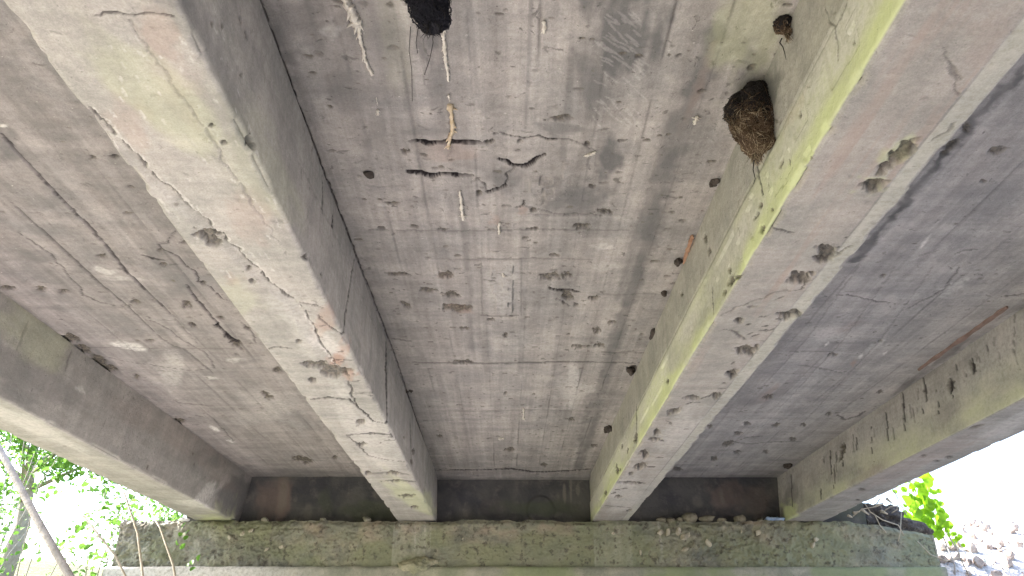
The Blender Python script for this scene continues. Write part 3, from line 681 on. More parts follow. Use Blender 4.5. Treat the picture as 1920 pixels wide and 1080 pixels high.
def d_gC(on, rl, Lw, W):
    S, Y = rl.S, rl.Y; hw = HS - S            # height on the left web
    vis = S < Lw
    edge = np.abs(Lw - S)
    n1 = fbm(S * 4, Y * 1.3, 301, 4); n2 = fbm(S * 14, Y * 4, 302, 4)
    low = smooth(S, Lw - 0.27, Lw - 0.20)
    n5 = fbm(S * 2.2, Y * 0.9, 305, 5); g = np.where(vis, low * (0.55 + 0.45 * smooth(S, Lw - 0.17, Lw - 0.05)) * (0.25 + 1.5 * smooth(n5, 0.3, 0.65)) * (0.5 + n2), 0)
    g = g + np.where(vis, (1 - smooth(edge, 0.02, 0.12)) * 0.85 * smooth(n5, 0.25, 0.6) * (0.4 + 1.1 * n2), 0)
    rl.a['pale'] = np.maximum(rl.a['pale'], np.where(vis, low * (0.25 + 0.45 * smooth(n1, 0.30, 0.55)) * 0.75 * (1 - 0.8 * smooth(S, Lw - 0.12, Lw - 0.03)), 0))
    g = np.where(vis & (low < 0.5), np.maximum(g, 0.05 + 0.14 * (n1 - 0.3)), g)
    rl.a['moss'] = np.maximum(rl.a['moss'], np.clip(g, 0, 0.95))
    # shutter step on the web
    rl.d += np.where(vis, -0.006 * low, 0); k = (1 - smooth(np.abs(S - Lw + 0.235), 0.002, 0.010)) * vis
    rl.a['crack'] = np.maximum(rl.a['crack'], k * 0.45 * smooth(fbm(Y * 2, Y * 0, 41, 3), 0.35, 0.55)); rl.d += k * 0.005
    rl.a['stain_shade'] = np.maximum(rl.a['stain_shade'], np.where(vis, (1 - low) * 0.28 * n1 * (Y < 6), 0))
    r = on('L')
    r.blot('stain_shade', 1450, 170, 18, 50, 10, 0.7); r.blot('rust', 1490, 210, 10, 60, 30, 0.4); r.blot('rust', 1290, 455, 12, 30, 25, 0.5); r.blot('stain_shade', 1420, 190, 30, 60, 20, 0.4)
    for p in ((1447, 393, 3, 3, 0), (1425, 385, 4, 6, 0), (1420, 400, 3, 5, 0), (1428, 430, 5, 7, 20), (1370, 525, 6, 12, 15), (1382, 520, 7, 4, 0), (1368, 505, 3, 8, 0), (1358, 548, 4, 6, 0), (1251, 714, 3, 5, 0), (1192, 820, 3, 9, 0), (1190, 822, 3, 6, 0), (1176, 845, 2, 6, 0), (1166, 836, 2, 4, 0), (1157, 882, 3, 6, 0),
              (1155, 873, 2, 4, 0), (1162, 880, 2, 3, 0), (1245, 550, 5, 6, 0), (1135, 925, 3, 6, 0), (1278, 550, 3, 5, 0), (1228, 600, 3, 6, 0), (1500, 215, 3, 6, 0), (1455, 226, 3, 3, 0), (1462, 228, 3, 3, 0), (1600, 80, 2, 3, 0), (1465, 305, 3, 10, 15), (1415, 408, 3, 3, 0), (1330, 470, 3, 8, 0), (1322, 445, 4, 8, 0)):
        r.pit(*p[:5], depth=0.012, dark=0.95, edge=0.4)
    r.crack([(1548, 15), (1555, 35), (1565, 50), (1568, 80), (1572, 110)], 2.0, 0.004, 0.45); r.crack([(1565, 50), (1585, 10)], 1.6, 0.004, 0.4); r.crack([(1335, 540), (1338, 590)], 1.6, 0.006, 0.7)
    r.crack([(1418, 300), (1422, 340), (1430, 365)], 2.0, 0.004, 0.7); r.crack([(1193, 760), (1193, 830)], 1.5, 0.005, 0.6); r.band('stain_shade', [(1565, 50), (1572, 120)], 8, 0.3)
    r = on('S')
    for p in ((1692, 290, 36, 15, -38), (1660, 315, 20, 9, -35), (1640, 346, 24, 13, -12), (1550, 473, 22, 14, 12), (1545, 485, 17, 9, 0), (1502, 520, 25, 12, -6), (1480, 592, 24, 10, 0), (1401, 657, 19, 10, 0), (1372, 702, 13, 7, -15), (1297, 746, 16, 4.5, 0), (1342, 742, 9, 6, -15), (1264, 771, 13, 5, -15), (1228, 824, 12, 3.5, 3),
              (1205, 848, 8, 4, -30), (1200, 874, 12, 6, -10), (1181, 906, 21, 3.5, 3), (1385, 601, 8, 5, 0), (1180, 958, 5, 3, 0), (1183, 888, 4, 3, 0), (1160, 931, 7, 3, 0), (1410, 575, 6, 2, 0), (1232, 812, 6, 6, -50), (1210, 853, 8, 5, -50)):
        r.pit(*p[:5], depth=0.026, dark=0.8, edge=0.28)
    r.blot('moss', 1692, 285, 50, 26, -38, 0.4); r.blot('moss', 1640, 346, 34, 20, -12, 0.4)
    r.crack([(1745, 270), (1780, 245), (1795, 232)], 3, 0.006, 0.4); r.crack([(1545, 493), (1570, 480), (1600, 462)], 2.2, 0.007, 0.5)
    r.crack([(1440, 430), (1470, 432), (1487, 438)], 2.0, 0.006, 0.65); r.crack([(1355, 590), (1400, 570), (1450, 550), (1500, 543)], 1.8, 0.006, 0.4); r.crack([(1355, 618), (1380, 622), (1395, 638)], 2.2, 0.006, 0.5)
    r.crack([(1290, 780), (1320, 765), (1345, 750)], 0.1, 0, 0); r.crack([(1135, 948), (1180, 952)], 1.4, 0.004, 0.4); r.crack([(1250, 790), (1262, 798)], 2, 0.006, 0.6)
    r.crack([(1770, 95), (1800, 150), (1780, 130), (1800, 180)], 1.4, 0.004, 0.35)
    # pale strip left by a shutter board at the outer arris, rust streaks near the middle
    strip = smooth(S, Lw + W - 0.085, Lw + W - 0.078) * (S < Lw + W + 0.01)
    rl.d += strip * 0.004; kk = 1 - smooth(np.abs(S - (Lw + W - 0.082)), 0.001, 0.006)
    rl.a['crack'] = np.maximum(rl.a['crack'], kk * 0.35 * smooth(fbm(Y * 3, Y * 0, 43, 3), 0.3, 0.5))
    rl.a['pale'] = np.maximum(rl.a['pale'], strip * 0.22 * (0.4 + n1)); rl.a['moss'] = np.maximum(rl.a['moss'], strip * 0.22 * n1)
    on_s = (S > Lw + 0.01) & (S < Lw + W - 0.09); st = fbm(S * 26, Y * 1.1, 304, 4)
    rl.a['rust'] = np.maximum(rl.a['rust'], np.where(on_s, smooth(st, 0.52, 0.78) * 0.4 * smooth(-Y, -5.0, -2.5), 0))
    rl.a['rust'] = np.maximum(rl.a['rust'], np.where(on_s, 0.18 * n1, 0))
    r.blot('pale', 1280, 810, 80, 30, -50, 0.3); r.blot('pale', 1170, 930, 60, 26, -30, 0.4)
    r.blot('rust', 1850, 70, 80, 50, -50, 0.25); r.blot('rust', 1740, 240, 60, 16, -50, 0.35)
    rnd = random.Random(6)
    for _ in range(34):
        t_ = rnd.random(); x = 1140 + t_ * 420 + rnd.uniform(-10, 40); y = 930 - t_ * 500 + rnd.uniform(-10, 20)
        r.crack([(x, y), (x + rnd.uniform(4, 14), y + rnd.uniform(-5, 2))], 1.8, 0.006, 0.7, 0.01)
    r.scatter_pits(90, 23, 0.003, 0.009)
def d_gD(on, rl, Lw, W):
    S, Y = rl.S, rl.Y; vis = S < Lw; n1 = fbm(S * 4, Y * 1.6, 331, 4)
    g = np.where(vis, smooth(S, Lw - 0.34, Lw - 0.05) * (0.1 + 1.6 * smooth(n1, 0.3, 0.68)) * 0.42, 0); rl.a['moss'] = np.maximum(rl.a['moss'], np.clip(g, 0, 0.8))
    rl.a['pale'] = np.maximum(rl.a['pale'], np.where(vis, 0.30 * smooth(n1, 0.3, 0.55), 0))
    r = on('L')
    for pts, w in (([(1687, 735), (1692, 770), (1697, 808)], 4), ([(1657, 775), (1662, 800), (1665, 825)], 3.5), ([(1725, 705), (1730, 730), (1736, 752)], 4.5), ([(1778, 710), (1782, 738)], 6), ([(1603, 820), (1605, 845)], 2.6), ([(1553, 845), (1556, 870), (1561, 892)], 3.5),
                   ([(1541, 918), (1543, 936)], 3), ([(1757, 742), (1762, 790)], 2.0), ([(1785, 740), (1800, 805)], 2.0), ([(1630, 800), (1636, 850)], 1.8), ([(1818, 672), (1824, 700)], 6), ([(1728, 760), (1730, 775)], 2.5), ([(1480, 890), (1488, 950)], 2.0), ([(1565, 905), (1566, 920)], 1.6)):
        r.crack(pts, w * 0.55, 0.008, 0.9, 0.008)
    rd = random.Random(77)
    for _ in range(26):
        x = rd.uniform(1535, 1900); y = 890 - (x - 1470) * 0.71 + rd.uniform(12, 55); L_ = rd.uniform(8, 34)
        r.crack([(x, y), (x + L_ * .08, y + L_ * .5), (x + L_ * .16, y + L_)], rd.uniform(1.0, 2.6), 0.006, rd.uniform(.3, .8), 0.008)
    r.pit(1578, 842, 5, 12, 4, 0.02, 1.0); r.pit(1576, 850, 4, 14, 8, 0.02, 1.0); r.pit(1820, 685, 6, 12, -20, 0.012, 0.7); r.pit(1780, 722, 7, 12, -10, 0.014, 0.7)
    r.crack([(1893, 570), (1898, 620), (1900, 660), (1919, 705)], 1.6, 0.003, 0.45); r.blot('stain_shade', 1480, 930, 18, 50, 0, 0.5); r.blot('stain_shade', 1740, 690, 70, 18, -38, 0.4); r.blot('moss', 1480, 960, 20, 20, 0, 0.8)
    r.blot('stain_shade', 1840, 640, 80, 18, -38, 0.25); r.blot('stain_shade', 1640, 780, 60, 16, -38, 0.2)
    r = on('S')
    for p in ((1778, 858, 7, 3, 0), (1732, 855, 6, 2.5, 0), (1615, 918, 6, 2.5, 0), (1607, 938, 5, 2, 0), (1830, 800, 12, 3, -15), (1755, 865, 6, 2, 0)): r.pit(*p[:5], depth=0.012, dark=0.8)
    r.blot('rust', 1700, 870, 200, 20, -25, 0.22); r.blot('pale', 1880, 800, 60, 20, -30, 0.3)
    r.scatter_pits(50, 24, 0.003, 0.009)
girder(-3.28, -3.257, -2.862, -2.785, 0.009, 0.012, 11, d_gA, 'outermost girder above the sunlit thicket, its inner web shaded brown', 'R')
girder(-1.16, -1.152, -0.748, -0.765, 0.0062, 0.0052, 12, d_gB, 'beige inner girder with spalled arris, pink patch and long cracks on its underside', 'R')
girder(0.898, 0.900, 1.280, 1.29, 0.0062, 0.0055, 13, d_gC, 'inner girder with yellow-green algae on its web and a row of rough pits underneath', 'L')
girder(2.962, 2.920, 3.33, 3.35, 0.009, 0.012, 14, d_gD, 'outermost girder beside the bright open sky, dark vertical drip streaks on its web', 'L')

# ------------------------------------------------------------------ abutment
ab = empty('abutment', (0, Y_FRONT, -1.6)); tag(ab, 'mossy rough concrete abutment cap and pale stem carrying the girder ends', 'abutment')
LA = Vector((0, Y_FRONT, -1.6))
XCL, XCR = -4.0, 4.42
nx_, nz_ = 900, 66
X, Zt = np.meshgrid(np.linspace(XCL, XCR, nx_), np.linspace(0, 1, nz_), indexing='ij')
H_STEP = 0.885
top = HG - 0.008 + 0.045 * (fbm(X * 9, X * 0, 51, 5) - 0.5) - 0.12 * smooth(X, 3.5, 4.4)
Zc = H_STEP + (top - H_STEP) * Zt
dn = (fbm(X * 4, Zc * 4, 52, 4) - 0.5) * 0.05 + (fbm(X * 13, Zc * 17, 53, 5) - 0.5) * 0.045 + (fbm(X * 50, Zc * 50, 54, 3) - 0.5) * 0.026
rough = 0.45 + 0.9 * np.clip(smooth(-X, 1.2, 2.8) + smooth(X, 1.1, 2.0) * 0.7, 0, 1) * (1 - 0.8 * smooth(X, 3.05, 3.25))
Yc = -dn * rough + 0.03 * smooth(Zt, 0.86, 1.0) ** 2
for xx in (-0.95, 1.09): Yc -= 0.006 * (np.abs(X - xx) < 0.22) * 1.0
def capattr():
    m1 = fbm(X * 1.6, Zc * 3, 55, 4); a = {k: np.zeros(X.shape) for k in ('stain_shade', 'rust', 'moss', 'pale', 'pit', 'crack')}
    a['moss'] = np.clip(0.10 + 0.8 * smooth(m1, 0.4, 0.7), 0, 0.7)
    a['pale'] = 0.25 * smooth(-X, 2.4, 3.4) * smooth(fbm(X * 9, Zc * 5, 56, 4), 0.4, 0.65)
    a['rust'] = 0.40 * smooth(fbm(X * 5, Zc * 8, 57, 4), 0.48, 0.68) * smooth(Zt, 0.4, 0.8) * 0.8
    a['stain_shade'] = np.maximum(0.5 * smooth(fbm(X * 12, Zc * 12, 58, 4), 0.56, 0.68), 0.35 * smooth(fbm(X * 2.4, Zc * 5, 66, 4), 0.5, 0.7))
    a['pit'] = 0.8 * smooth(fbm(X * 26, Zc * 26, 59, 4), 0.64, 0.72)
    for xx in (-0.98, 1.09): a['pale'] = np.maximum(a['pale'], 0.22 * (np.abs(X - xx) < 0.2) * fbm(X * 20, Zc * 1.5, 60, 3))
    for x0 in (-0.85, -0.95, 4.18 - 2.6): 
        D = np.abs(X - x0 + 0.02 * (fbm(Zc * 8, Zc * 0, 61, 3) - 0.5)); a['pale'] = np.maximum(a['pale'], 0.28 * (1 - smooth(D, 0.004, 0.02)) * smooth(Zt, 0.15, 0.4))
    return a
link_mesh('cap', gridmesh('cap', np.stack([X, Yc, Zc + 1.6], -1), capattr(), flip=False), M_cap, ab)
# cap top, seat, ends
P = np.stack([X[:, :4], np.array([0.032, 0.12, 0.3, 0.9])[None, :] + X[:, :4] * 0, (top[:, :4] + 1.6) + 0 * X[:, :4]], -1)
P[:, 0, 1] = Yc[:, -1]; P[:, 0, 2] = Zc[:, -1] + 1.6
za = {k: np.zeros(P.shape[:2]) for k in ('stain_shade', 'rust', 'moss', 'pale', 'pit', 'crack')}
link_mesh('seat', gridmesh('seat', P, za), M_cap, ab)
for q in (box(XCL, XCL + 0.02, 0.0, 0.9, H_STEP + 1.6, HG + 1.58), box(XCR - 0.02, XCR, 0.0, 0.9, H_STEP + 1.6, HG + 1.45)):
    bb = Bag(); bb.add(*q); bb.build('cap_end', M_cap, ab, smooth_=False)
# stem, a little proud of the cap
nz2 = 60
X2, Z2 = np.meshgrid(np.linspace(XCL - 0.05, XCR + 0.03, 500), np.linspace(0, 1, nz2), indexing='ij')
Z3 = -0.3 + (H_STEP + 0.3 + 0.012 * (fbm(X2 * 6, X2 * 0, 62, 4) - 0.5)) * Z2
Y2 = -0.05 - 0.010 * (fbm(X2 * 5, Z3 * 5, 63, 4) - 0.5) + 0.02 * smooth(Z2, 0.985, 1.0)
sa = {k: np.zeros(X2.shape) for k in ('stain_shade', 'rust', 'moss', 'pale', 'pit', 'crack')}
sa['moss'] = 0.6 * smooth(X2, -1.4, 0.3) * smooth(fbm(X2 * 4, Z3 * 6, 64, 4), 0.3, 0.6); sa['pale'] = 0.75 * smooth(-X2, 1.6, 3.0)  # moss towards the right; left end paled to paint in its brighter light
link_mesh('stem', gridmesh('stem', np.stack([X2, Y2, Z3 + 1.6], -1), sa), M_stem, ab)
P = np.stack([X2[:, :3], np.array([-0.03, 0.05, 0.12])[None, :] + 0 * X2[:, :3], np.repeat((Z3[:, -1] + 1.6)[:, None], 3, 1)], -1); P[:, 0, 1] = Y2[:, -1]
link_mesh('stem_ledge', gridmesh('stem_ledge', P, {k: np.zeros(P.shape[:2]) for k in sa}), M_stem, ab)
# mortar lump on the ledge
p = on_y(782, 1060, Y_FRONT - 0.03)
from mathutils import noise as MN
def roughen(me, amp, f):
    for v in me.vertices:
        n_ = v.co.normalized(); v.co += n_ * (amp * MN.noise(v.co * f) + amp * .6 * MN.noise(v.co * f * 2.7) + amp * .35 * MN.noise(v.co * f * 6))
    return me
lm = roughen(rock_mesh('mortar_lump', (0.36, 0.12, 0.14), 8, 5), 0.03, 11); o = link_mesh('mortar_lump', lm, M_lump, ab, Vector(p) - LA)
p = on_y(760, 1074, Y_FRONT - 0.04)
# pebbles bedded in the cap face
peb = [simple('pebble_pale', (0.30, 0.27, 0.20), (0.46, 0.42, 0.34), 20)]
pm = [rock_mesh('pebble', (0.075, 0.035, 0.055), 40 + i, 2, True) for i in range(3)]
for i, (x, y, s_) in enumerate(((1238, 998, .9), (1252, 999, 1.1), (1272, 997, 1.1), (1283, 1007, 1.2), (1290, 1003, .8), (1328, 1018, 1.1), (1285, 1030, 1.1), (1421, 999, .9), (1201, 1036, .7), (1530, 1012, .8), (1524, 1022, .9), (1390, 996, .5), (1150, 1000, .5), (868, 1010, .4), (430, 1008, .7), (470, 995, .8), (528, 1025, .8), (455, 1000, .8), (500, 1030, .7))):
    me = pm[i % 3]
    if not me.materials: me.materials.append(peb[0])
    o = bpy.data.objects.new('pebble', me); COL.objects.link(o); o.parent = ab
    o.location = Vector(on_y(x, y, Y_FRONT - 0.012)) - LA; o.scale = (s_, s_, s_); o.rotation_euler = (0.3 * i, i, i * 2.1)

# ------------------------------------------------------------------ dark end wall behind the girders
ew = empty('end_wall', (0, Y_END - 0.03, HG)); tag(ew, 'dark end wall behind the girder ends with a few brick-red patches', 'wall')
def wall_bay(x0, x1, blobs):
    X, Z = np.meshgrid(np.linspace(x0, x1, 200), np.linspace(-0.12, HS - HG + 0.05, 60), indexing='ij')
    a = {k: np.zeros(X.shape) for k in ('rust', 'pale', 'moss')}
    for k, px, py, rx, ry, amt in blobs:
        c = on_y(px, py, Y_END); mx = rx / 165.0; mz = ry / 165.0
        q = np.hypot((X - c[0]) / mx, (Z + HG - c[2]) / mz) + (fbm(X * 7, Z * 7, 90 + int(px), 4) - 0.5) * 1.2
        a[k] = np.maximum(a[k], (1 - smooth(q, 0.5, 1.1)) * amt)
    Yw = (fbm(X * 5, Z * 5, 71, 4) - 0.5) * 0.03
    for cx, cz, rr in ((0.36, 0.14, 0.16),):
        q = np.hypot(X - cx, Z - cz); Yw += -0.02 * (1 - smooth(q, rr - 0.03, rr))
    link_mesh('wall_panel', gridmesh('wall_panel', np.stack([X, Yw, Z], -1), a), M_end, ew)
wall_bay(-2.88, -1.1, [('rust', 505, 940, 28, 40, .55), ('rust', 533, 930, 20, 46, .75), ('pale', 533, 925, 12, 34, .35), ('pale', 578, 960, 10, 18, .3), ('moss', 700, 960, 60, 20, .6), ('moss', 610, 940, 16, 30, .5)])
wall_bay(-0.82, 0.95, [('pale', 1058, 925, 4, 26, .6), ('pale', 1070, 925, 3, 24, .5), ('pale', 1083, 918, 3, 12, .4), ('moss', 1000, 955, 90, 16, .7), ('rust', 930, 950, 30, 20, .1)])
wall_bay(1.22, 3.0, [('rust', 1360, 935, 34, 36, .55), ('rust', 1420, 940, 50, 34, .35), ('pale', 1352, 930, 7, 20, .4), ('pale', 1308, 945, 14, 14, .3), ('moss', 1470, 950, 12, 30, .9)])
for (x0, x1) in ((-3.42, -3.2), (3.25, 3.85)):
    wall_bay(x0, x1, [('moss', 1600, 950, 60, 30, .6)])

# ------------------------------------------------------------------ terrain
def terrain_h(x, y):
    z = -1.6 + 0.12 * (fbm(x * 0.6, y * 0.6, 81, 4) - 0.5) + 0.05 * (fbm(x * 3, y * 3, 82, 3) - 0.5)
    side = np.maximum(smooth(x, 3.6, 4.6), smooth(-x, 3.9, 4.8))
    rise = smooth(y, 5.5, 12.5) * 2.35 * side + smooth(y, 11, 30) * 1.2 * side
    fill = smooth(y, 8.9, 9.0) * 2.9 * (1 - side)
    heap = 0.42 * np.exp(-((x - 3.9) / 0.5) ** 2 - ((y - 9.0) / 0.35) ** 2)
    rise = rise + smooth(x, 4.5, 5.0) * (1 - smooth(x, 9, 13)) * smooth(y, 7.6, 9.8) * (1.35 - 0.05 * (x - 5)) * (1 - 0.6 * smooth(y, 10.5, 14))
    far = smooth(np.abs(x), 14, 60) * 3.0 * (fbm(x * 0.05, y * 0.05, 84, 3)) + smooth(-y, 12, 40) * 1.0
    leftb = smooth(-x, 7, 16) * 1.2 * smooth(y, 4, 14)
    return z + rise + fill + far + leftb
def axis_pts(a, b, fine_a, fine_b, fs, cs):
    v = list(np.arange(fine_a, fine_b, fs)); x = fine_b; s_ = fs
    while x < b: v.append(x); s_ = min(s_ * 1.25, cs); x += s_
    x = fine_a; s_ = fs
    while x > a: s_ = min(s_ * 1.25, cs); x -= s_; v.append(x)
    return np.array(sorted(set(v)))
gx = axis_pts(-600, 600, -9, 9, 0.12, 40); gy = axis_pts(-600, 600, 3, 14, 0.12, 40)
GX, GY = np.meshgrid(gx, gy, indexing='ij')
def ground_mat():
    t = NT('river_gravel')
    v = t.voronoi(9); v2 = t.voronoi(26); n = t.noise(0.7, 4, 0.6)
    c = t.mix(t.ramp(v2, 0.1, 0.7), (0.41, 0.39, 0.385), (0.30, 0.285, 0.28))
    c = t.mix(t.ramp(t.noise(14, 4, 0.6), 0.4, 0.65), c, (0.47, 0.45, 0.445))
    gm = t.ramp(n, 0.55, 0.66, 0, 0.6)
    c = t.mix(gm, c, (0.16, 0.20, 0.06))
    sx = t.n.new('ShaderNodeSeparateXYZ'); t.l.new(t.co, sx.inputs[0])
    edge = t.math('ADD', sx.outputs[0], t.math('MULTIPLY', t.noise(0.8, 3, 0.6), 1.6))
    c = t.mix(t.ramp(edge, -3.6, -3.0, 1, 0), c, t.mix(t.ramp(t.noise(5, 4, 0.6), 0.35, 0.65), (0.07, 0.10, 0.035), (0.15, 0.14, 0.08)))
    return t.done(c, t.bump(t.math('ADD', v, t.math('MULTIPLY', v2, 0.4)), 0.7, 0.06))
M_ground = ground_mat()
g = link_mesh('ground', gridmesh('ground', np.stack([GX, GY, terrain_h(GX, GY)], -1)), M_ground); g['kind'] = 'structure'
# far abutment behind the viewpoint
o = Bag(); o.add(*box(-4.2, 4.4, Y_NEAR - 0.5, Y_NEAR + 0.05, -1.8, HG)); ob = o.build('rear_abutment', M_cap, None, (0, Y_NEAR, -1.6), False)
tag(ob, 'plain concrete abutment carrying the other ends of the girders', 'abutment')

def terr(x, y): return float(terrain_h(np.array([[x]], float), np.array([[y]], float))[0, 0])
# ------------------------------------------------------------------ nests
M_black = simple('nest_black_mud', (0.012, 0.012, 0.018), (0.026, 0.025, 0.032), 30, 0.95, 0.8, 70, 0.02)
M_fibre_dark = simple('fibre_dark', (0.014, 0.012, 0.013), (0.032, 0.027, 0.024), 30)
M_fibre_brown = simple('fibre_brown', (0.07, 0.045, 0.03), (0.14, 0.095, 0.06), 30)
M_fibre_pale = simple('fibre_pale', (0.26, 0.20, 0.13), (0.36, 0.29, 0.2), 30)
def nest_profile(levels, name, mats, parent, origin, strands, seed, split):
    """levels: list of (centre xyz, half width x, half depth y) from top to bottom, joined into a body."""
    V = []; Fc = []; ns = 26; rnd = random.Random(seed); L = len(levels)
    from mathutils import noise as mn
    def pt(t, an, out=1.0):
        f = t * (L - 1); i = min(int(f), L - 2); w = f - i
        c = Vector(levels[i][0]).lerp(Vector(levels[i + 1][0]), w); rx = levels[i][1] * (1 - w) + levels[i + 1][1] * w; ry = levels[i][2] * (1 - w) + levels[i + 1][2] * w
        p = c + Vector((math.cos(an) * rx * out, math.sin(an) * ry * out, 0)); return p + Vector((math.cos(an), math.sin(an), 0)) * (0.022 * mn.noise(p * 14) + 0.014 * mn.noise(p * 34))
    nt = 22
    for j in range(nt):
        for k in range(ns):
            p = pt(j / (nt - 1), 2 * math.pi * k / ns); p += Vector((1, -1, 0)) * 0.005 * mn.noise(p * 90); V.append(p)
    for j in range(nt - 1):
        for k in range(ns): Fc.append((j * ns + k, j * ns + (k + 1) % ns, (j + 1) * ns + (k + 1) % ns, (j + 1) * ns + k))
    Fc.append(tuple(range(ns))); Fc.append(tuple(range((nt - 1) * ns, nt * ns))[::-1])
    o = Vector(origin)
    body = link_mesh('nest_body', pymesh('nest_body', [v - o for v in V], Fc), mats[0], parent)
    bags = [Bag(), Bag(), Bag()]
    for _ in range(strands):
        t = rnd.random(); an = rnd.random() * 2 * math.pi; p0 = pt(t, an, 1.10)
        da = rnd.uniform(0.05, 0.8) * rnd.choice((-1, 1)); dt = rnd.gauss(0.03, 0.13); path = [p0]
        for q in (0.33, 0.66, 1.0):
            tt = min(max(t + dt * q, 0), 1); path.append(pt(tt, an + da * q, 1.08 + 0.12 * rnd.random() + (0.14 * q * rnd.random() if rnd.random() < 0.55 else 0)) + Vector((rnd.uniform(-.002, .002), 0, rnd.uniform(-.004, .004))))
        b_ = 0 if t < split + rnd.uniform(-.12, .12) else (2 if rnd.random() < 0.16 else 1)
        bags[b_].add(*tube([v - o for v in path], [0.0015, 0.0014, 0.0011, 0.0005], 3))
    # wispy ends at the tip
    for _ in range(strands // 14):
        p0 = pt(rnd.uniform(0.85, 1), rnd.random() * 6.28, 0.8); d = Vector((rnd.uniform(-.4, .4), rnd.uniform(-.4, .4), -1)); L_ = rnd.uniform(0.01, 0.04)
        bags[rnd.choice((1, 2))].add(*tube([p0 - o, p0 + d * L_ * .5 - o, p0 + d * L_ + Vector((rnd.uniform(-.01, .01), 0, 0)) - o], [0.0012, 0.001, 0.0005], 3))
    for b_, m_, nm in zip(bags, mats[1:], ('dark_fibres', 'brown_fibres', 'pale_fibres')):
        if b_.v: b_.build(nm, m_, parent)['kind'] = 'stuff'
    return body
# large brown nest in the corner between middle slab and algae-covered web
def lvl(px, py, x_or_y, hw, hd):
    pass
xw = 0.895
tp = on_x(1440, 165, xw); bt = on_x(1418, 300, xw - 0.03)
def nest_at(p0x, rows_, plane_x):
    out = []
    for (px_l, px_r, py) in rows_:
        pr = on_x(px_r, py, plane_x); d = float(np.dot(pr, AF)); w = (px_r - px_l) / F * d
        out.append(((pr[0] - w / 2, pr[1] + 0.0, pr[2]), w / 2, w * 0.42))
    return out
def hang(ref, pys, widths, xcs):
    """Stack of rings on one vertical line's depth: ref = depth y of the hanging thing."""
    out = []
    for (xl, xr, py) in zip(*widths, pys):
        a = on_y(xl, py, ref); b_ = on_y(xr, py, ref); w = abs(b_[0] - a[0]); c = (a + b_) / 2
        out.append((tuple(c), w / 2 * 0.90, min(w * 0.45, 0.085)))
    return out
refY = on_h(1425, 172, HS)[1] - 0.02
bn = empty('bird_nest', tuple(on_h(1410, 180, HS)))
tag(bn, 'large shaggy brown nest of fibres in the corner of the slab and the algae-green web', 'nest')
lv = hang(refY, (168, 181, 194, 207, 224, 241, 256, 270, 283, 292), ((1392, 1376, 1368, 1366, 1369, 1373, 1381, 1391, 1400, 1406), (1441, 1446, 1448, 1449, 1449, 1449, 1448, 1446, 1438, 1428)), None)
nest_profile(lv, 'nest', (M_fibre_dark, M_fibre_dark, M_fibre_brown, M_fibre_pale), bn, bn.location, 3600, 5, 0.42)
b = Bag(); rnd = random.Random(9)
pp = [Vector(on_y(x, y, refY)) - bn.location for x, y in ((1414, 300), (1412, 318), (1416, 335), (1413, 345))]
b.add(*tube(pp, [.002, .0016, .0012, .0008], 5)); b.build('hanging_root', M_fibre_dark, bn)
# black nest at the top of the picture
refY = on_h(800, -45, HS)[1] - 0.02
bk = empty('bird_nest', tuple(on_h(802, 10, HS)))
tag(bk, 'black mud-dark nest hanging from the middle slab beside a pale crusty drip', 'nest')
lv = hang(refY, (-60, -25, 0, 15, 30, 42, 52), ((762, 764, 766, 768, 770, 779, 793), (840, 838, 837, 838, 839, 837, 826)), None)
nest_profile(lv, 'nest', (M_black, M_black, M_black, M_fibre_dark), bk, bk.location, 700, 6, 0.8)
b = Bag()
for path in (((808, 50), (812, 80), (806, 110), (796, 140)), ((770, 50), (767, 95), (772, 130), (773, 190)), ((784, 52), (780, 80), (783, 100))):
    pts = [Vector(on_h(x, y, HS - 0.006 - 0.004 * i)) - bk.location for i, (x, y) in enumerate(path)]
    b.add(*tube(pts, 0.0011, 4))
b.build('loose_fibres', M_fibre_dark, bk)
# small half nest
refY = on_h(1462, 50, HS)[1] - 0.02
sn = empty('bird_nest', tuple(on_h(1462, 45, HS)))
tag(sn, 'small half-built dark nest in the slab corner above the large brown one', 'nest')
lv = hang(refY, (40, 45, 51, 57, 62, 66), ((1462, 1456, 1454, 1457, 1464, 1470), (1479, 1480, 1480, 1480, 1479, 1477)), None)
nest_profile(lv, 'nest', (M_fibre_dark, M_fibre_dark, M_fibre_brown, M_fibre_pale), sn, sn.location, 350, 7, 0.4)
b = Bag(); pts = [Vector(on_y(x, y, refY)) - sn.location for x, y in ((1466, 72), (1462, 80), (1468, 88), (1471, 98), (1474, 112))]
b.add(*tube(pts, [.0022, .002, .0018, .0014, .0008], 5)); b.build('hanging_root', M_fibre_dark, sn)
# mud nests of wasps
M_mud = simple('mud_dark', (0.045, 0.038, 0.034), (0.085, 0.07, 0.06), 30, 0.95, 0.9, 90, 0.012)
def mud_nest(pos, size, seed, label, cells=5):
    e = empty('wasp_nest', tuple(pos)); tag(e, label, 'wasp nest'); rnd = random.Random(seed)
    link_mesh('mud_lump', rock_mesh('mud_lump', size, seed, 3), M_mud, e)
    for i in range(cells):
        m_ = rock_mesh('cell', (size[0] * .5, size[1] * .5, size[2] * .6), seed + i + 1, 2)
        link_mesh('cell', m_, M_mud, e, (rnd.uniform(-.4, .4) * size[0], rnd.uniform(-.4, .4) * size[1], -rnd.uniform(0.0, .35) * size[2]))
mud_nest(on_h(692, 327, HS - 0.006), (0.040, 0.045, 0.022), 61, 'small dark mud nest stuck to the middle slab near the beige girder')
mud_nest(on_x(766, 727, -0.745), (0.07, 0.10, 0.07), 62, 'dark mud nest in the slab corner halfway along the beige girder')
mud_nest(on_h(1183, 696, HS - 0.01), (0.055, 0.09, 0.05), 63, 'dark mud nest in the slab corner halfway along the algae-green girder', 4)
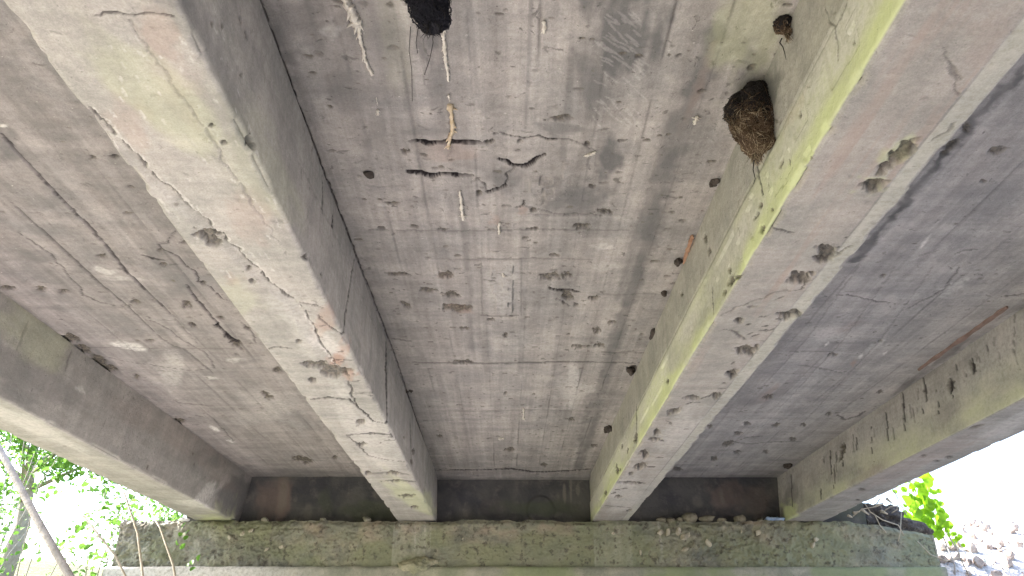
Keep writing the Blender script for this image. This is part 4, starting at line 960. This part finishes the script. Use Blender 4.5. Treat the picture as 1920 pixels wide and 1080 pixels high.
mud_nest(on_h(1139, 803, HS - 0.01), (0.065, 0.12, 0.06), 64, 'dark mud nest in the slab corner near the far end of the algae-green girder', 4)
mud_nest(on_h(1272, 490, HS - 0.008), (0.04, 0.05, 0.04), 65, 'dark mud nest just below the orange timber scrap in the slab corner', 3)
mud_nest(on_h(1246, 550, HS - 0.008), (0.032, 0.04, 0.03), 66, 'tiny dark mud nest in the slab corner below the timber scrap and its neighbour', 3)
mud_nest(on_h(1340, 342, HS - 0.008), (0.04, 0.04, 0.025), 67, 'dark mud nest in the slab corner below the large brown nest', 3)
mud_nest(on_h(1225, 625, HS - 0.008), (0.04, 0.13, 0.03), 68, 'long crumbling mud nest in the slab corner midway down the algae-green girder', 5)
mud_nest(on_h(1476, 873, HS - 0.01), (0.08, 0.12, 0.05), 69, 'dark mud nest where the sky-side outer girder meets the slab near the end wall', 3)
# timber left from the shutters
M_wood = simple('old_timber', (0.30, 0.16, 0.10), (0.42, 0.27, 0.18), 14, 0.9, 0.6, 60, 0.01)
M_wood2 = simple('rotten_timber', (0.21, 0.145, 0.12), (0.30, 0.21, 0.18), 14, 0.9, 0.6, 60, 0.01)
def timber(a, b_, w, h, mat, label, seed):
    A, B = Vector(a), Vector(b_); d = (B - A); L = d.length; d.normalize(); s_ = d.cross(Vector((0, 0, 1))).normalized(); rnd = random.Random(seed); n_ = 18; V = []; Fc = []
    for i in range(n_):
        t = i / (n_ - 1); c = d * L * t; ww = w * (rnd.uniform(0.45, 1.0) if 0 < i < n_ - 1 else 0.3); hh = h * rnd.uniform(0.7, 1.1)
        for sx, sz in ((-1, 0), (-.9, -1), (.9, -1), (1, 0)): V.append(c + s_ * ww * .5 * sx + Vector((0, 0, hh * sz)))
    for i in range(n_ - 1):
        for k in range(3): Fc.append((i * 4 + k, i * 4 + k + 1, i * 4 + k + 5, i * 4 + k + 4))
    Fc.append((0, 1, 2, 3)); Fc.append(((n_ - 1) * 4 + 3, (n_ - 1) * 4 + 2, (n_ - 1) * 4 + 1, (n_ - 1) * 4))
    o = link_mesh('timber_scrap', pymesh('timber_scrap', V, Fc, False), mat, None, A); tag(o, label, 'timber'); return o
timber(on_h(1298, 440, HS - 0.001), on_h(1281, 492, HS - 0.001), 0.022, 0.012, M_wood, 'splintered orange timber scrap in the slab corner of the algae-green girder', 1)
timber(on_h(1888, 574, HS - 0.001), on_h(1722, 692, HS - 0.001), 0.042, 0.012, M_wood2, 'long reddish timber strip along the slab corner of the sky-side outer girder', 2)

# ------------------------------------------------------------------ pale crusts and roots on the slab
M_crust = simple('lime_crust', (0.58, 0.53, 0.46), (0.72, 0.68, 0.61), 60, 0.8, 0.7, 160, 0.006)
M_crust_o = simple('ochre_crust', (0.50, 0.38, 0.24), (0.64, 0.55, 0.42), 60, 0.8, 0.7, 160, 0.006)
def crust(pts, w, label, mat=M_crust, seed=0, ends=(1, .2)):
    P0 = Vector(on_h(*pts[0], HS)); b = Bag(); rnd = random.Random(seed); path = []
    N = 7
    for i in range(len(pts) - 1):
        for k in range(N):
            t = k / N; path.append((pts[i][0] * (1 - t) + pts[i + 1][0] * t, pts[i][1] * (1 - t) + pts[i + 1][1] * t))
    path.append(pts[-1]); q = [Vector(on_h(x + rnd.uniform(-.8, .8), y, HS - 0.005)) - P0 for x, y in path]
    n_ = len(q); mpp = q[0].length * 0 + float(np.linalg.norm(on_h(pts[0][0] + 1, pts[0][1], HS) - on_h(*pts[0], HS)))
    rr = [w * mpp * .72 * (ends[0] + (ends[1] - ends[0]) * i / n_) * rnd.uniform(0.5, 1.15) for i in range(n_)]
    b.add(*tube(q, rr, 8, seed, 0.42))
    for _ in range(n_ // 2):
        i = rnd.randrange(n_ - 1); p = q[i]; d = Vector((rnd.uniform(-1, 1), rnd.uniform(-1, 1), rnd.uniform(-.6, .1))).normalized()
        b.add(*tube([p, p + d * rr[i] * 1.6, p + d * rr[i] * 2.4 + (q[i + 1] - q[i])], [rr[i] * .5, rr[i] * .3, .0004], 4, _, .3))
    o = b.build('lime_drip', M_crust if mat is None else mat, None, P0) if False else link_mesh('lime_drip', pymesh('lime_drip', b.v, b.f), mat, None, P0)
    return tag(o, label, 'lime crust', 'pale crusty drips on the middle slab')
crust([(640, -10), (650, 5), (660, 22), (667, 38), (673, 50)], 13, 'broad pale crust at the picture top above the long thin drip', seed=1, ends=(.9, 1.1))
crust([(673, 50), (674, 68), (680, 90), (684, 110), (690, 125), (698, 140)], 6.5, 'long thin pale drip below the broad crust, ending in a forked tip', seed=2, ends=(.7, .8))
crust([(831, 52), (832, 70), (833, 90), (836, 112), (838, 130), (841, 153)], 7, 'pale drip running down from the black nest', seed=3, ends=(.8, .6))
crust([(841, 178), (843, 190)], 4, 'tiny pale drip above the ochre crust', seed=4)
crust([(843, 196), (845, 210), (848, 228), (849, 243), (843, 258), (840, 278)], 8, 'ochre and white crust hanging over the upper dark slot', M_crust_o, seed=5, ends=(1, .7))
crust([(862, 358), (864, 372), (866, 390), (868, 405), (869, 412)], 5, 'short pale drip below the lower dark slot', seed=6, ends=(.6, 1.2))
crust([(706, 183), (708, 198)], 1.6, 'hair-thin pale drip below the forked drip', seed=7); crust([(708, 206), (709, 216)], 5, 'small white blob under the hair-thin drip', seed=8, ends=(.8, .6))
crust([(1097, 292), (1108, 289), (1117, 285)], 5, 'bright white flake beside the cracked cover of the middle slab', seed=9, ends=(1, .6))
crust([(1302, 232), (1306, 222), (1308, 218)], 5.5, 'pale stub on the slab beside the large brown nest', seed=10, ends=(1, .8))
crust([(981, 765), (982, 775), (982, 785)], 4, 'thin pale drip low on the middle slab', seed=11, ends=(.5, 1))
crust([(936, 418), (936, 437)], 4.5, 'flat pale sliver above the rectangular patch', seed=12, ends=(.7, 1))
crust([(942, 511), (944, 519), (947, 516)], 3, 'white speck inside the rectangular patch', seed=13)
crust([(935, 822), (945, 822)], 3.5, 'white speck low on the middle slab near the end wall', seed=14, ends=(1, 1))
crust([(1020, 40), (1020, 62)], 7, 'knobbly pale lump near the picture top right of the centre joint', seed=15, ends=(.5, 1))

# ------------------------------------------------------------------ stones and litter on the abutment seat
M_stone = simple('seat_stone', (0.13, 0.12, 0.085), (0.24, 0.215, 0.16), 14, 0.9, 0.5, 60, 0.01)
M_stone_w = simple('white_stone', (0.60, 0.60, 0.62), (0.75, 0.74, 0.74), 14, 0.9, 0.5, 60, 0.01)
stones = [(1238, 17, 12, 'flat pale stone on the cap, nearest the algae-green girder'), (1257, 14, 9, 'brownish stone on the cap, second from the algae-green girder'), (1274, 13, 9, 'small stone on the cap just before the big angular one'),
          (1294, 30, 19, 'big angular stone on the cap beneath the red-stained end wall'), (1326, 30, 13, 'long flat stone right after the big angular one'), (1352, 16, 8, 'low stone in the gap before the rounded pale one'), (1386, 22, 16, 'rounded pale stone nearest the blue litter'),
          (1425, 8, 7, 'tiny stone beside the blue litter')]
for i, (x, w, h, lab) in enumerate(stones):
    p = on_y(x, 975 - h * 0.35, Y_FRONT + 0.07); mpp = p[1] * cp / F * 1.08
    me = rock_mesh('stone', (w * mpp, 0.10, h * mpp), 80 + i, 2, True); o = link_mesh('stone', me, M_stone, None, (p[0], p[1], HG + h * mpp * .22))
    tag(o, lab, 'stone', 'stones lying along the abutment cap')
for i, (x, w, h, lab) in enumerate([(345, 20, 9, 'white stone on the cap end above the lime sprig'), (497, 12, 12, 'mossy lump on the cap below the first red wall patch'), (607, 14, 8, 'low mossy lump on the cap between the red wall patch and the beige girder'), (687, 15, 13, 'mossy lump on the cap just before the beige girder end')]):
    p = on_y(x, 975, Y_FRONT + 0.05); mpp = p[1] * cp / F * 1.08
    o = link_mesh('stone', rock_mesh('stone', (w * mpp, 0.09, h * mpp * 0.8), 95 + i, 2, True), M_stone_w if i == 0 else M_cap, None, (p[0], p[1], HG + h * mpp * .12)); tag(o, lab, 'stone', 'stones lying along the abutment cap')
# crushed blue and white wrapper
M_blue = simple('blue_plastic', (0.22, 0.36, 0.62), (0.55, 0.64, 0.80), 60, 0.35, 0.3, 60, 0.01)
p = on_y(1452, 970, Y_FRONT + 0.06); V = []; Fc = []; rnd = random.Random(12)
for i in range(12):
    for k in range(6):
        an = k / 6 * 2 * math.pi; V.append(Vector(((i / 11 - .5) * 0.20, math.cos(an) * 0.035 + rnd.uniform(-.008, .008), 0.020 + math.sin(an) * (0.020 if 0 < i < 11 else .006) + rnd.uniform(-.007, .007))))
for i in range(11):
    for k in range(6): Fc.append((i * 6 + k, i * 6 + (k + 1) % 6, i * 6 + 6 + (k + 1) % 6, i * 6 + 6 + k))
Fc.append(tuple(range(6))[::-1]); Fc.append(tuple(range(66, 72)))
o = link_mesh('plastic_wrapper', pymesh('plastic_wrapper', V, Fc, False), M_blue, None, (p[0], p[1], HG + 0.0)); tag(o, 'crumpled pale blue plastic wrapper lying on the cap beside the outer girder', 'litter')

# ------------------------------------------------------------------ vegetation
M_leaf_l = leafmat('leaf_lime', (0.18, 0.36, 0.012), (0.26, 0.46, 0.02), 0.5)
M_leaf_g = leafmat('leaf_green', (0.09, 0.20, 0.03), (0.15, 0.30, 0.05), 0.45)
M_leaf_p = leafmat('leaf_greyish', (0.15, 0.22, 0.10), (0.22, 0.30, 0.15), 0.4)
M_bark = simple('bark_grey', (0.27, 0.24, 0.21), (0.38, 0.34, 0.30), 10, 0.9, 0.7, 40, 0.02)
M_twig = simple('dry_twig', (0.32, 0.27, 0.20), (0.45, 0.40, 0.32), 10)
def leaf_mesh(name, kind, size):
    if kind == 'heart': out = [(0, 0), (.20, -.08), (.42, .02), (.54, .25), (.52, .52), (.38, .76), (.18, .92), (0, .98), (-.18, .92), (-.38, .76), (-.52, .52), (-.54, .25), (-.42, .02), (-.20, -.08)]
    elif kind == 'lance': out = [(0, 0), (.10, .12), (.16, .35), (.13, .65), (0, 1.0), (-.13, .65), (-.16, .35), (-.10, .12)]
    else: out = [(0, 0), (.20, .10), (.32, .38), (.24, .72), (0, 1.0), (-.24, .72), (-.32, .38), (-.20, .10)]
    V = [(x * size, y * size, (abs(x) * 0.35 - (y - .5) ** 2 * 0.35) * size) for x, y in out]; n_ = len(out); mid = (0, .45 * size, -0.02 * size); V.append(mid)
    return pymesh(name, V, [(i, (i + 1) % n_, n_) for i in range(n_)])
L_heart = [leaf_mesh('leaf', 'heart', s_) for s_ in (0.115, 0.09)]; L_oval = [leaf_mesh('leaf', 'oval', s_) for s_ in (0.10, 0.07)]; L_lance = [leaf_mesh('leaf', 'lance', s_) for s_ in (0.30, 0.22)]
for m_ in L_heart: m_.materials.append(M_leaf_l)
for m_ in L_oval: m_.materials.append(M_leaf_g)
for m_ in L_lance: m_.materials.append(M_leaf_p)
def put_leaf(parent, me, loc, rot, sc=1.0):
    o = bpy.data.objects.new('leaf', me); COL.objects.link(o); o.parent = parent; o.location = loc; o.rotation_euler = rot; o.scale = (sc, sc, sc); return o
# climbing vine with round lime leaves beyond the outer girder (sky side)
vy = 9.35
root = Vector(on_y(1770, 1000, vy)); root.z = terr(root.x, vy) - 0.05
vine = empty('leafy_vine', root); tag(vine, 'vine with round bright lime leaves hanging past the cap end against the white sky', 'vine')
clump = [(1735, 902, 1.2), (1720, 915, .9), (1733, 935, 1.1), (1716, 955, 1.3), (1748, 955, 1.2), (1738, 975, 1.3), (1755, 985, 1.3), (1765, 965, 1.1), (1720, 980, 1.1), (1745, 995, 1.0), (1768, 998, 1.2), (1705, 925, .8), (1700, 905, .7), (1712, 940, .9), (1732, 918, 1.0), (1750, 925, .8), (1770, 975, .9),
         (1728, 970, 1.0), (1708, 968, .8), (1742, 945, 1.1), (1760, 950, .7), (1752, 1008, .7), (1788, 1012, .8), (1795, 1020, .7), (1690, 915, .7), (1740, 890, .9), (1698, 940, .7), (1775, 990, .8), (1726, 992, .8), (1715, 990, .9)]
rnd = random.Random(2)
for x, y, s_ in clump:
    for q in range(4):
        p = Vector(on_y(x + rnd.uniform(-13, 11), y + rnd.uniform(-9, 13), vy + rnd.uniform(-0.12, 0.15))) - root
        put_leaf(vine, rnd.choice(L_heart), p, (R(rnd.uniform(60, 115)), R(rnd.uniform(-45, 45)), R(rnd.uniform(-35, 35))), s_ * rnd.uniform(.6, 1.05))
for path in (((1770, 1010), (1755, 970), (1735, 930), (1700, 895)), ((1800, 1040), (1775, 1000), (1760, 960)), ((1740, 1000), (1722, 960), (1715, 920))):
    b = Bag(); b.add(*tube([Vector(on_y(x, y, vy + .03)) - root for x, y in path], [.008, .006, .004, .002][:len(path)], 5)); b.build('stem', M_bark, vine)
b = Bag(); b.add(*tube([Vector((0, 0, 0)), Vector(on_y(1790, 1060, vy)) - root, Vector(on_y(1770, 1010, vy)) - root], [.015, .01, .008], 5)); b.build('stem', M_bark, vine)
# hanging pale creeper in front of the dark soil
dr = empty('dry_creeper', tuple(on_y(1650, 950, Y_FRONT + 0.02))); tag(dr, 'dry pale creeper stems trailing over the cap end below the lime vine', 'creeper')
for path in (((1622, 945), (1632, 960), (1655, 975), (1685, 985), (1695, 1005)), ((1640, 965), (1650, 985), (1662, 1000)), ((1676, 920), (1684, 935), (1682, 955), (1672, 962)), ((1720, 1015), (1745, 1040), (1775, 1052), (1800, 1045)), ((1600, 968), (1615, 955), (1640, 950), (1650, 935)), ((1655, 960), (1670, 950), (1690, 948), (1700, 965)), ((1790, 1015), (1800, 1045), (1815, 1075)), ((1690, 960), (1688, 1000), (1684, 1015))):
    b = Bag(); b.add(*tube([Vector(on_y(x, y, Y_FRONT - 0.06 - 0.02 * (i % 2))) - dr.location for i, (x, y) in enumerate(path)], 0.0055, 5, 3, .2)); b.build('stem', M_twig, dr)
# dark earth and root mass behind the cap end
M_soil = simple('dark_soil', (0.05, 0.042, 0.038), (0.10, 0.085, 0.075), 7, 0.95, 0.9, 22, 0.05, (0.18, 0.16, 0.13))
px0 = on_y(1630, 960, Y_FRONT + 0.42)
o = link_mesh('soil_heap', roughen(rock_mesh('soil_heap', (1.05, 0.40, 0.48), 33, 6), 0.09, 5), M_soil, None, (px0[0] + 0.08, px0[1] + 0.1, HG + 0.0)); tag(o, 'heap of dark soil and roots on the cap end behind the outer girder', 'soil heap')
tw = random.Random(8)
for i, (x, y, dx, dy) in enumerate(((1615, 955, 14, 10), (1640, 948, 16, -4), (1662, 935, 10, 8), (1600, 962, 12, -3), (1590, 966, 8, 4), (1652, 958, 12, 6))):
    b = Bag(); P_ = [Vector(on_y(x + dx * t, y + dy * t, Y_FRONT + 0.05 + .02 * t)) for t in (0, .5, 1)]; L_ = P_[0].copy()
    b.add(*tube([q - L_ for q in P_], [.018, .014, .008], 5, i, .3)); o = link_mesh('root_piece', pymesh('root_piece', b.v, b.f), M_twig, None, L_)
    tag(o, ['short pale root stub against the dark soil heap, middle one', 'pale root piece pointing up beside the lime vine', 'root piece topmost on the soil heap near the girder edge', 'root piece lowest on the soil heap by the girder end', 'tiny root chip next to the girder end', 'root piece between the soil heap and the creeper'][i], 'root')

# rubble and dead wood on the sunlit slope at the picture corner
M_rub = simple('rubble', (0.30, 0.24, 0.205), (0.42, 0.36, 0.32), 9, 0.9, 0.6, 40, 0.02, (0.15, 0.12, 0.10))
rs = [rock_mesh('slope_rubble', (1, 1, .7), 200 + i, 2, True) for i in range(4)]
V = []; rnd = random.Random(15); B = Bag()
for i in range(1100):
    x = rnd.uniform(4.5, 9.5); y = rnd.uniform(8.0, 12.5); s_ = 0.02 + 0.13 * rnd.random() ** 3; me = rs[i % 4]; rot = Euler((rnd.random() * 6, rnd.random() * 6, rnd.random() * 6)).to_matrix()
    c = Vector((x, y, terr(x, y) + s_ * .2)); B.add([c + rot @ (v.co * s_) for v in me.vertices], [tuple(p_.vertices) for p_ in me.polygons])
o = B.build('rubble', M_rub, None, (6.5, 10, 0), False); tag(o, 'loose brown rubble on the sunlit slope beyond the cap end', 'rubble', kind='stuff')
B = Bag()
def shrub(name, base, height, spread, nleaf, leaves, label, cat, group, seed, nstem=9, bend=0.3, smat=M_bark, lean=(0, 0)):
    rnd = random.Random(seed); e = empty(name, base); tag(e, label, cat, group); tips = []
    for i in range(nstem):
        a = rnd.random() * 6.28; r_ = spread * rnd.uniform(.3, 1); hh = height * rnd.uniform(.65, 1.05); path = []
        for k in range(7):
            t = k / 6; path.append(Vector((math.cos(a) * r_ * t ** 1.5 + lean[0] * t + rnd.uniform(-.02, .02), math.sin(a) * r_ * t ** 1.5 + lean[1] * t + rnd.uniform(-.02, .02), hh * t - bend * hh * t * t * .4)))
        b = Bag(); b.add(*tube(path, [0.012 * (1 - .8 * k / 6) for k in range(7)], 5)); b.build('stem', smat, e); tips.append(path)
    for i in range(nleaf):
        pth = rnd.choice(tips); t = rnd.random() ** .6; f = t * 5.999; k = int(f); p = pth[k].lerp(pth[k + 1], f - k) + Vector((rnd.gauss(0, .07), rnd.gauss(0, .07), rnd.gauss(0, .06)))
        put_leaf(e, rnd.choice(leaves), p, (R(rnd.uniform(-50, 80)), R(rnd.uniform(-50, 50)), rnd.random() * 6.28), rnd.uniform(.6, 1.2))
    return e
gshr = 'shrubs in the sunlit thicket beyond the outer girder'
def grd(px, py, y): p = on_y(px, py, y); return (p[0], p[1], terr(p[0], p[1]) - 0.05)
shrub('leafy_shrub', grd(60, 1000, 8.4), 2.9, 0.9, 290, L_oval, 'tall green shrub at the picture edge behind the leaning trunk', 'shrub', gshr, 1)
shrub('leafy_shrub', grd(190, 1000, 9.6), 2.6, 0.8, 290, L_oval, 'green shrub filling the thicket middle below the outer girder', 'shrub', gshr, 2)
shrub('leafy_shrub', grd(300, 1050, 7.5), 2.1, 0.45, 110, L_lance, 'grey-green long-leaved shrub growing in front of the cap end', 'shrub', gshr, 3, 7)
shrub('leafy_shrub', grd(130, 1050, 7.2), 2.2, 0.6, 150, L_lance, 'grey-green long-leaved shrub low in the thicket before the leaning trunk', 'shrub', gshr, 4, 8)
shrub('leafy_shrub', grd(20, 930, 12.0), 3.4, 1.2, 290, L_oval, 'distant green shrub highest in the thicket under the girder edge', 'shrub', gshr, 5)
shrub('leafy_shrub', grd(250, 960, 12.5), 2.5, 1.0, 260, L_oval, 'distant green shrub seen just past the cap end', 'shrub', gshr, 6)
# a sprig with fresh leaves in front of the cap
sg = empty('leaf_sprig', grd(345, 1010, 7.9)); tag(sg, 'fresh lime sprig in front of the mossy cap end beside the white stone', 'sprig'); rnd = random.Random(31)
b = Bag(); b.add(*tube([Vector((0, 0, 0))] + [Vector(on_y(x, y, 7.9)) - sg.location for x, y in ((352, 1075), (345, 1040), (338, 1005), (345, 990))], [.006, .005, .004, .003, .002], 5)); b.build('stem', M_bark, sg)
for x, y in ((340, 990), (348, 1000), (336, 1005), (345, 1012), (334, 1022), (352, 1062), (360, 1058), (370, 1052), (356, 1070), (338, 1030)):
    put_leaf(sg, rnd.choice(L_oval), Vector(on_y(x, y, 7.9)) - sg.location, (R(rnd.uniform(30, 110)), R(rnd.uniform(-40, 40)), rnd.uniform(-1, 1)), .7)
    sg.children[-1].data = L_heart[1]
# leaning trunk and thin saplings
def trunk(pix, y0, radii, label, cat='tree trunk', nm='leaning_tree', mat=M_bark, grp=None):
    pts = [Vector(on_y(x, y, y0 + dy)) for x, y, dy in pix]; base = pts[-1].copy(); base.z = terr(base.x, base.y) - .1; pts.append(base)
    e = empty(nm, base); tag(e, label, cat, grp); b = Bag(); b.add(*tube([q - base for q in pts], radii + [radii[-1]], 10, 4, .06)); b.build('trunk', mat, e); return e
trunk([(-260, 420, .6), (-120, 640, .4), (-30, 790, .2), (20, 880, .1), (70, 975, 0), (130, 1080, -.1), (170, 1150, -.1)], 7.2, [.015, .022, .026, .03, .033, .036, .036], 'leaning grey tree trunk crossing the sunlit thicket', 'tree')
for i, (pix, lab) in enumerate((([(215, 890, .3), (235, 930, .2), (258, 1000, .1), (268, 1080, 0)], 'thin pale sapling stem nearest the cap end'), ([(270, 940, .3), (300, 990, .1), (325, 1060, 0), (330, 1090, 0)], 'thin curved sapling crossing the cap end'),
                                ([(100, 900, .3), (150, 960, .1), (215, 1040, 0), (240, 1090, 0)], 'thin slanting sapling between trunk and cap end'))):
    trunk(pix, 7.6, [.006, .008, .010, .011], lab, 'sapling', 'sapling', M_twig, 'thin saplings in the thicket')
# far trees as loose crowns on the slope
def tree(x, y, h, seed, label):
    rnd = random.Random(seed); z = terr(x, y) - .1; e = empty('broadleaf_tree', (x, y, z)); tag(e, label, 'tree', 'trees standing on the slope behind the bridge')
    b = Bag(); b.add(*tube([(0, 0, 0), (.1, .05, h * .3), (-.05, 0, h * .6), (.1, 0, h * .9)], [.16, .13, .09, .03], 8, seed, .08))
    tips = []
    for i in range(9):
        a = rnd.random() * 6.28; z0 = h * rnd.uniform(.3, .8); L_ = h * rnd.uniform(.2, .36); p1 = Vector((math.cos(a) * L_, math.sin(a) * L_, z0 + L_ * .6)); tips.append(p1)
        b.add(*tube([(0, 0, z0), p1 * .5 + Vector((0, 0, z0 * .5)), p1], [.05, .035, .01], 6))
    b.build('trunk', M_bark, e); V = []; Fc = []
    cl = [(t + Vector((rnd.gauss(0, .35), rnd.gauss(0, .35), rnd.gauss(0, .3))), rnd.uniform(.3, .75)) for t in tips for _ in range(5)]
    for c, r_ in cl:
        for _ in range(110):
            d = Vector((rnd.gauss(0, 1), rnd.gauss(0, 1), rnd.gauss(0, .7))).normalized() * r_ * rnd.random() ** .4; s_ = rnd.uniform(.05, .10); a = Vector((rnd.gauss(0, 1), rnd.gauss(0, 1), rnd.gauss(0, 1))).normalized(); b2 = a.cross(Vector((rnd.gauss(0, 1), rnd.gauss(0, 1), 1))).normalized(); p = c + d; k = len(V)
            V += [p - a * s_, p + b2 * s_ * .45, p + a * s_, p - b2 * s_ * .45]; Fc.append((k, k + 1, k + 2, k + 3))
    o = link_mesh('crown', pymesh('crown', V, Fc, False), M_leaf_g, e); o['kind'] = 'stuff'
tree(-9.5, 15.5, 4.6, 51, 'green tree behind the thicket on the slope at the picture edge')
tree(-7.0, 19.0, 4.2, 52, 'farther green tree seen through the thicket toward the cap end')
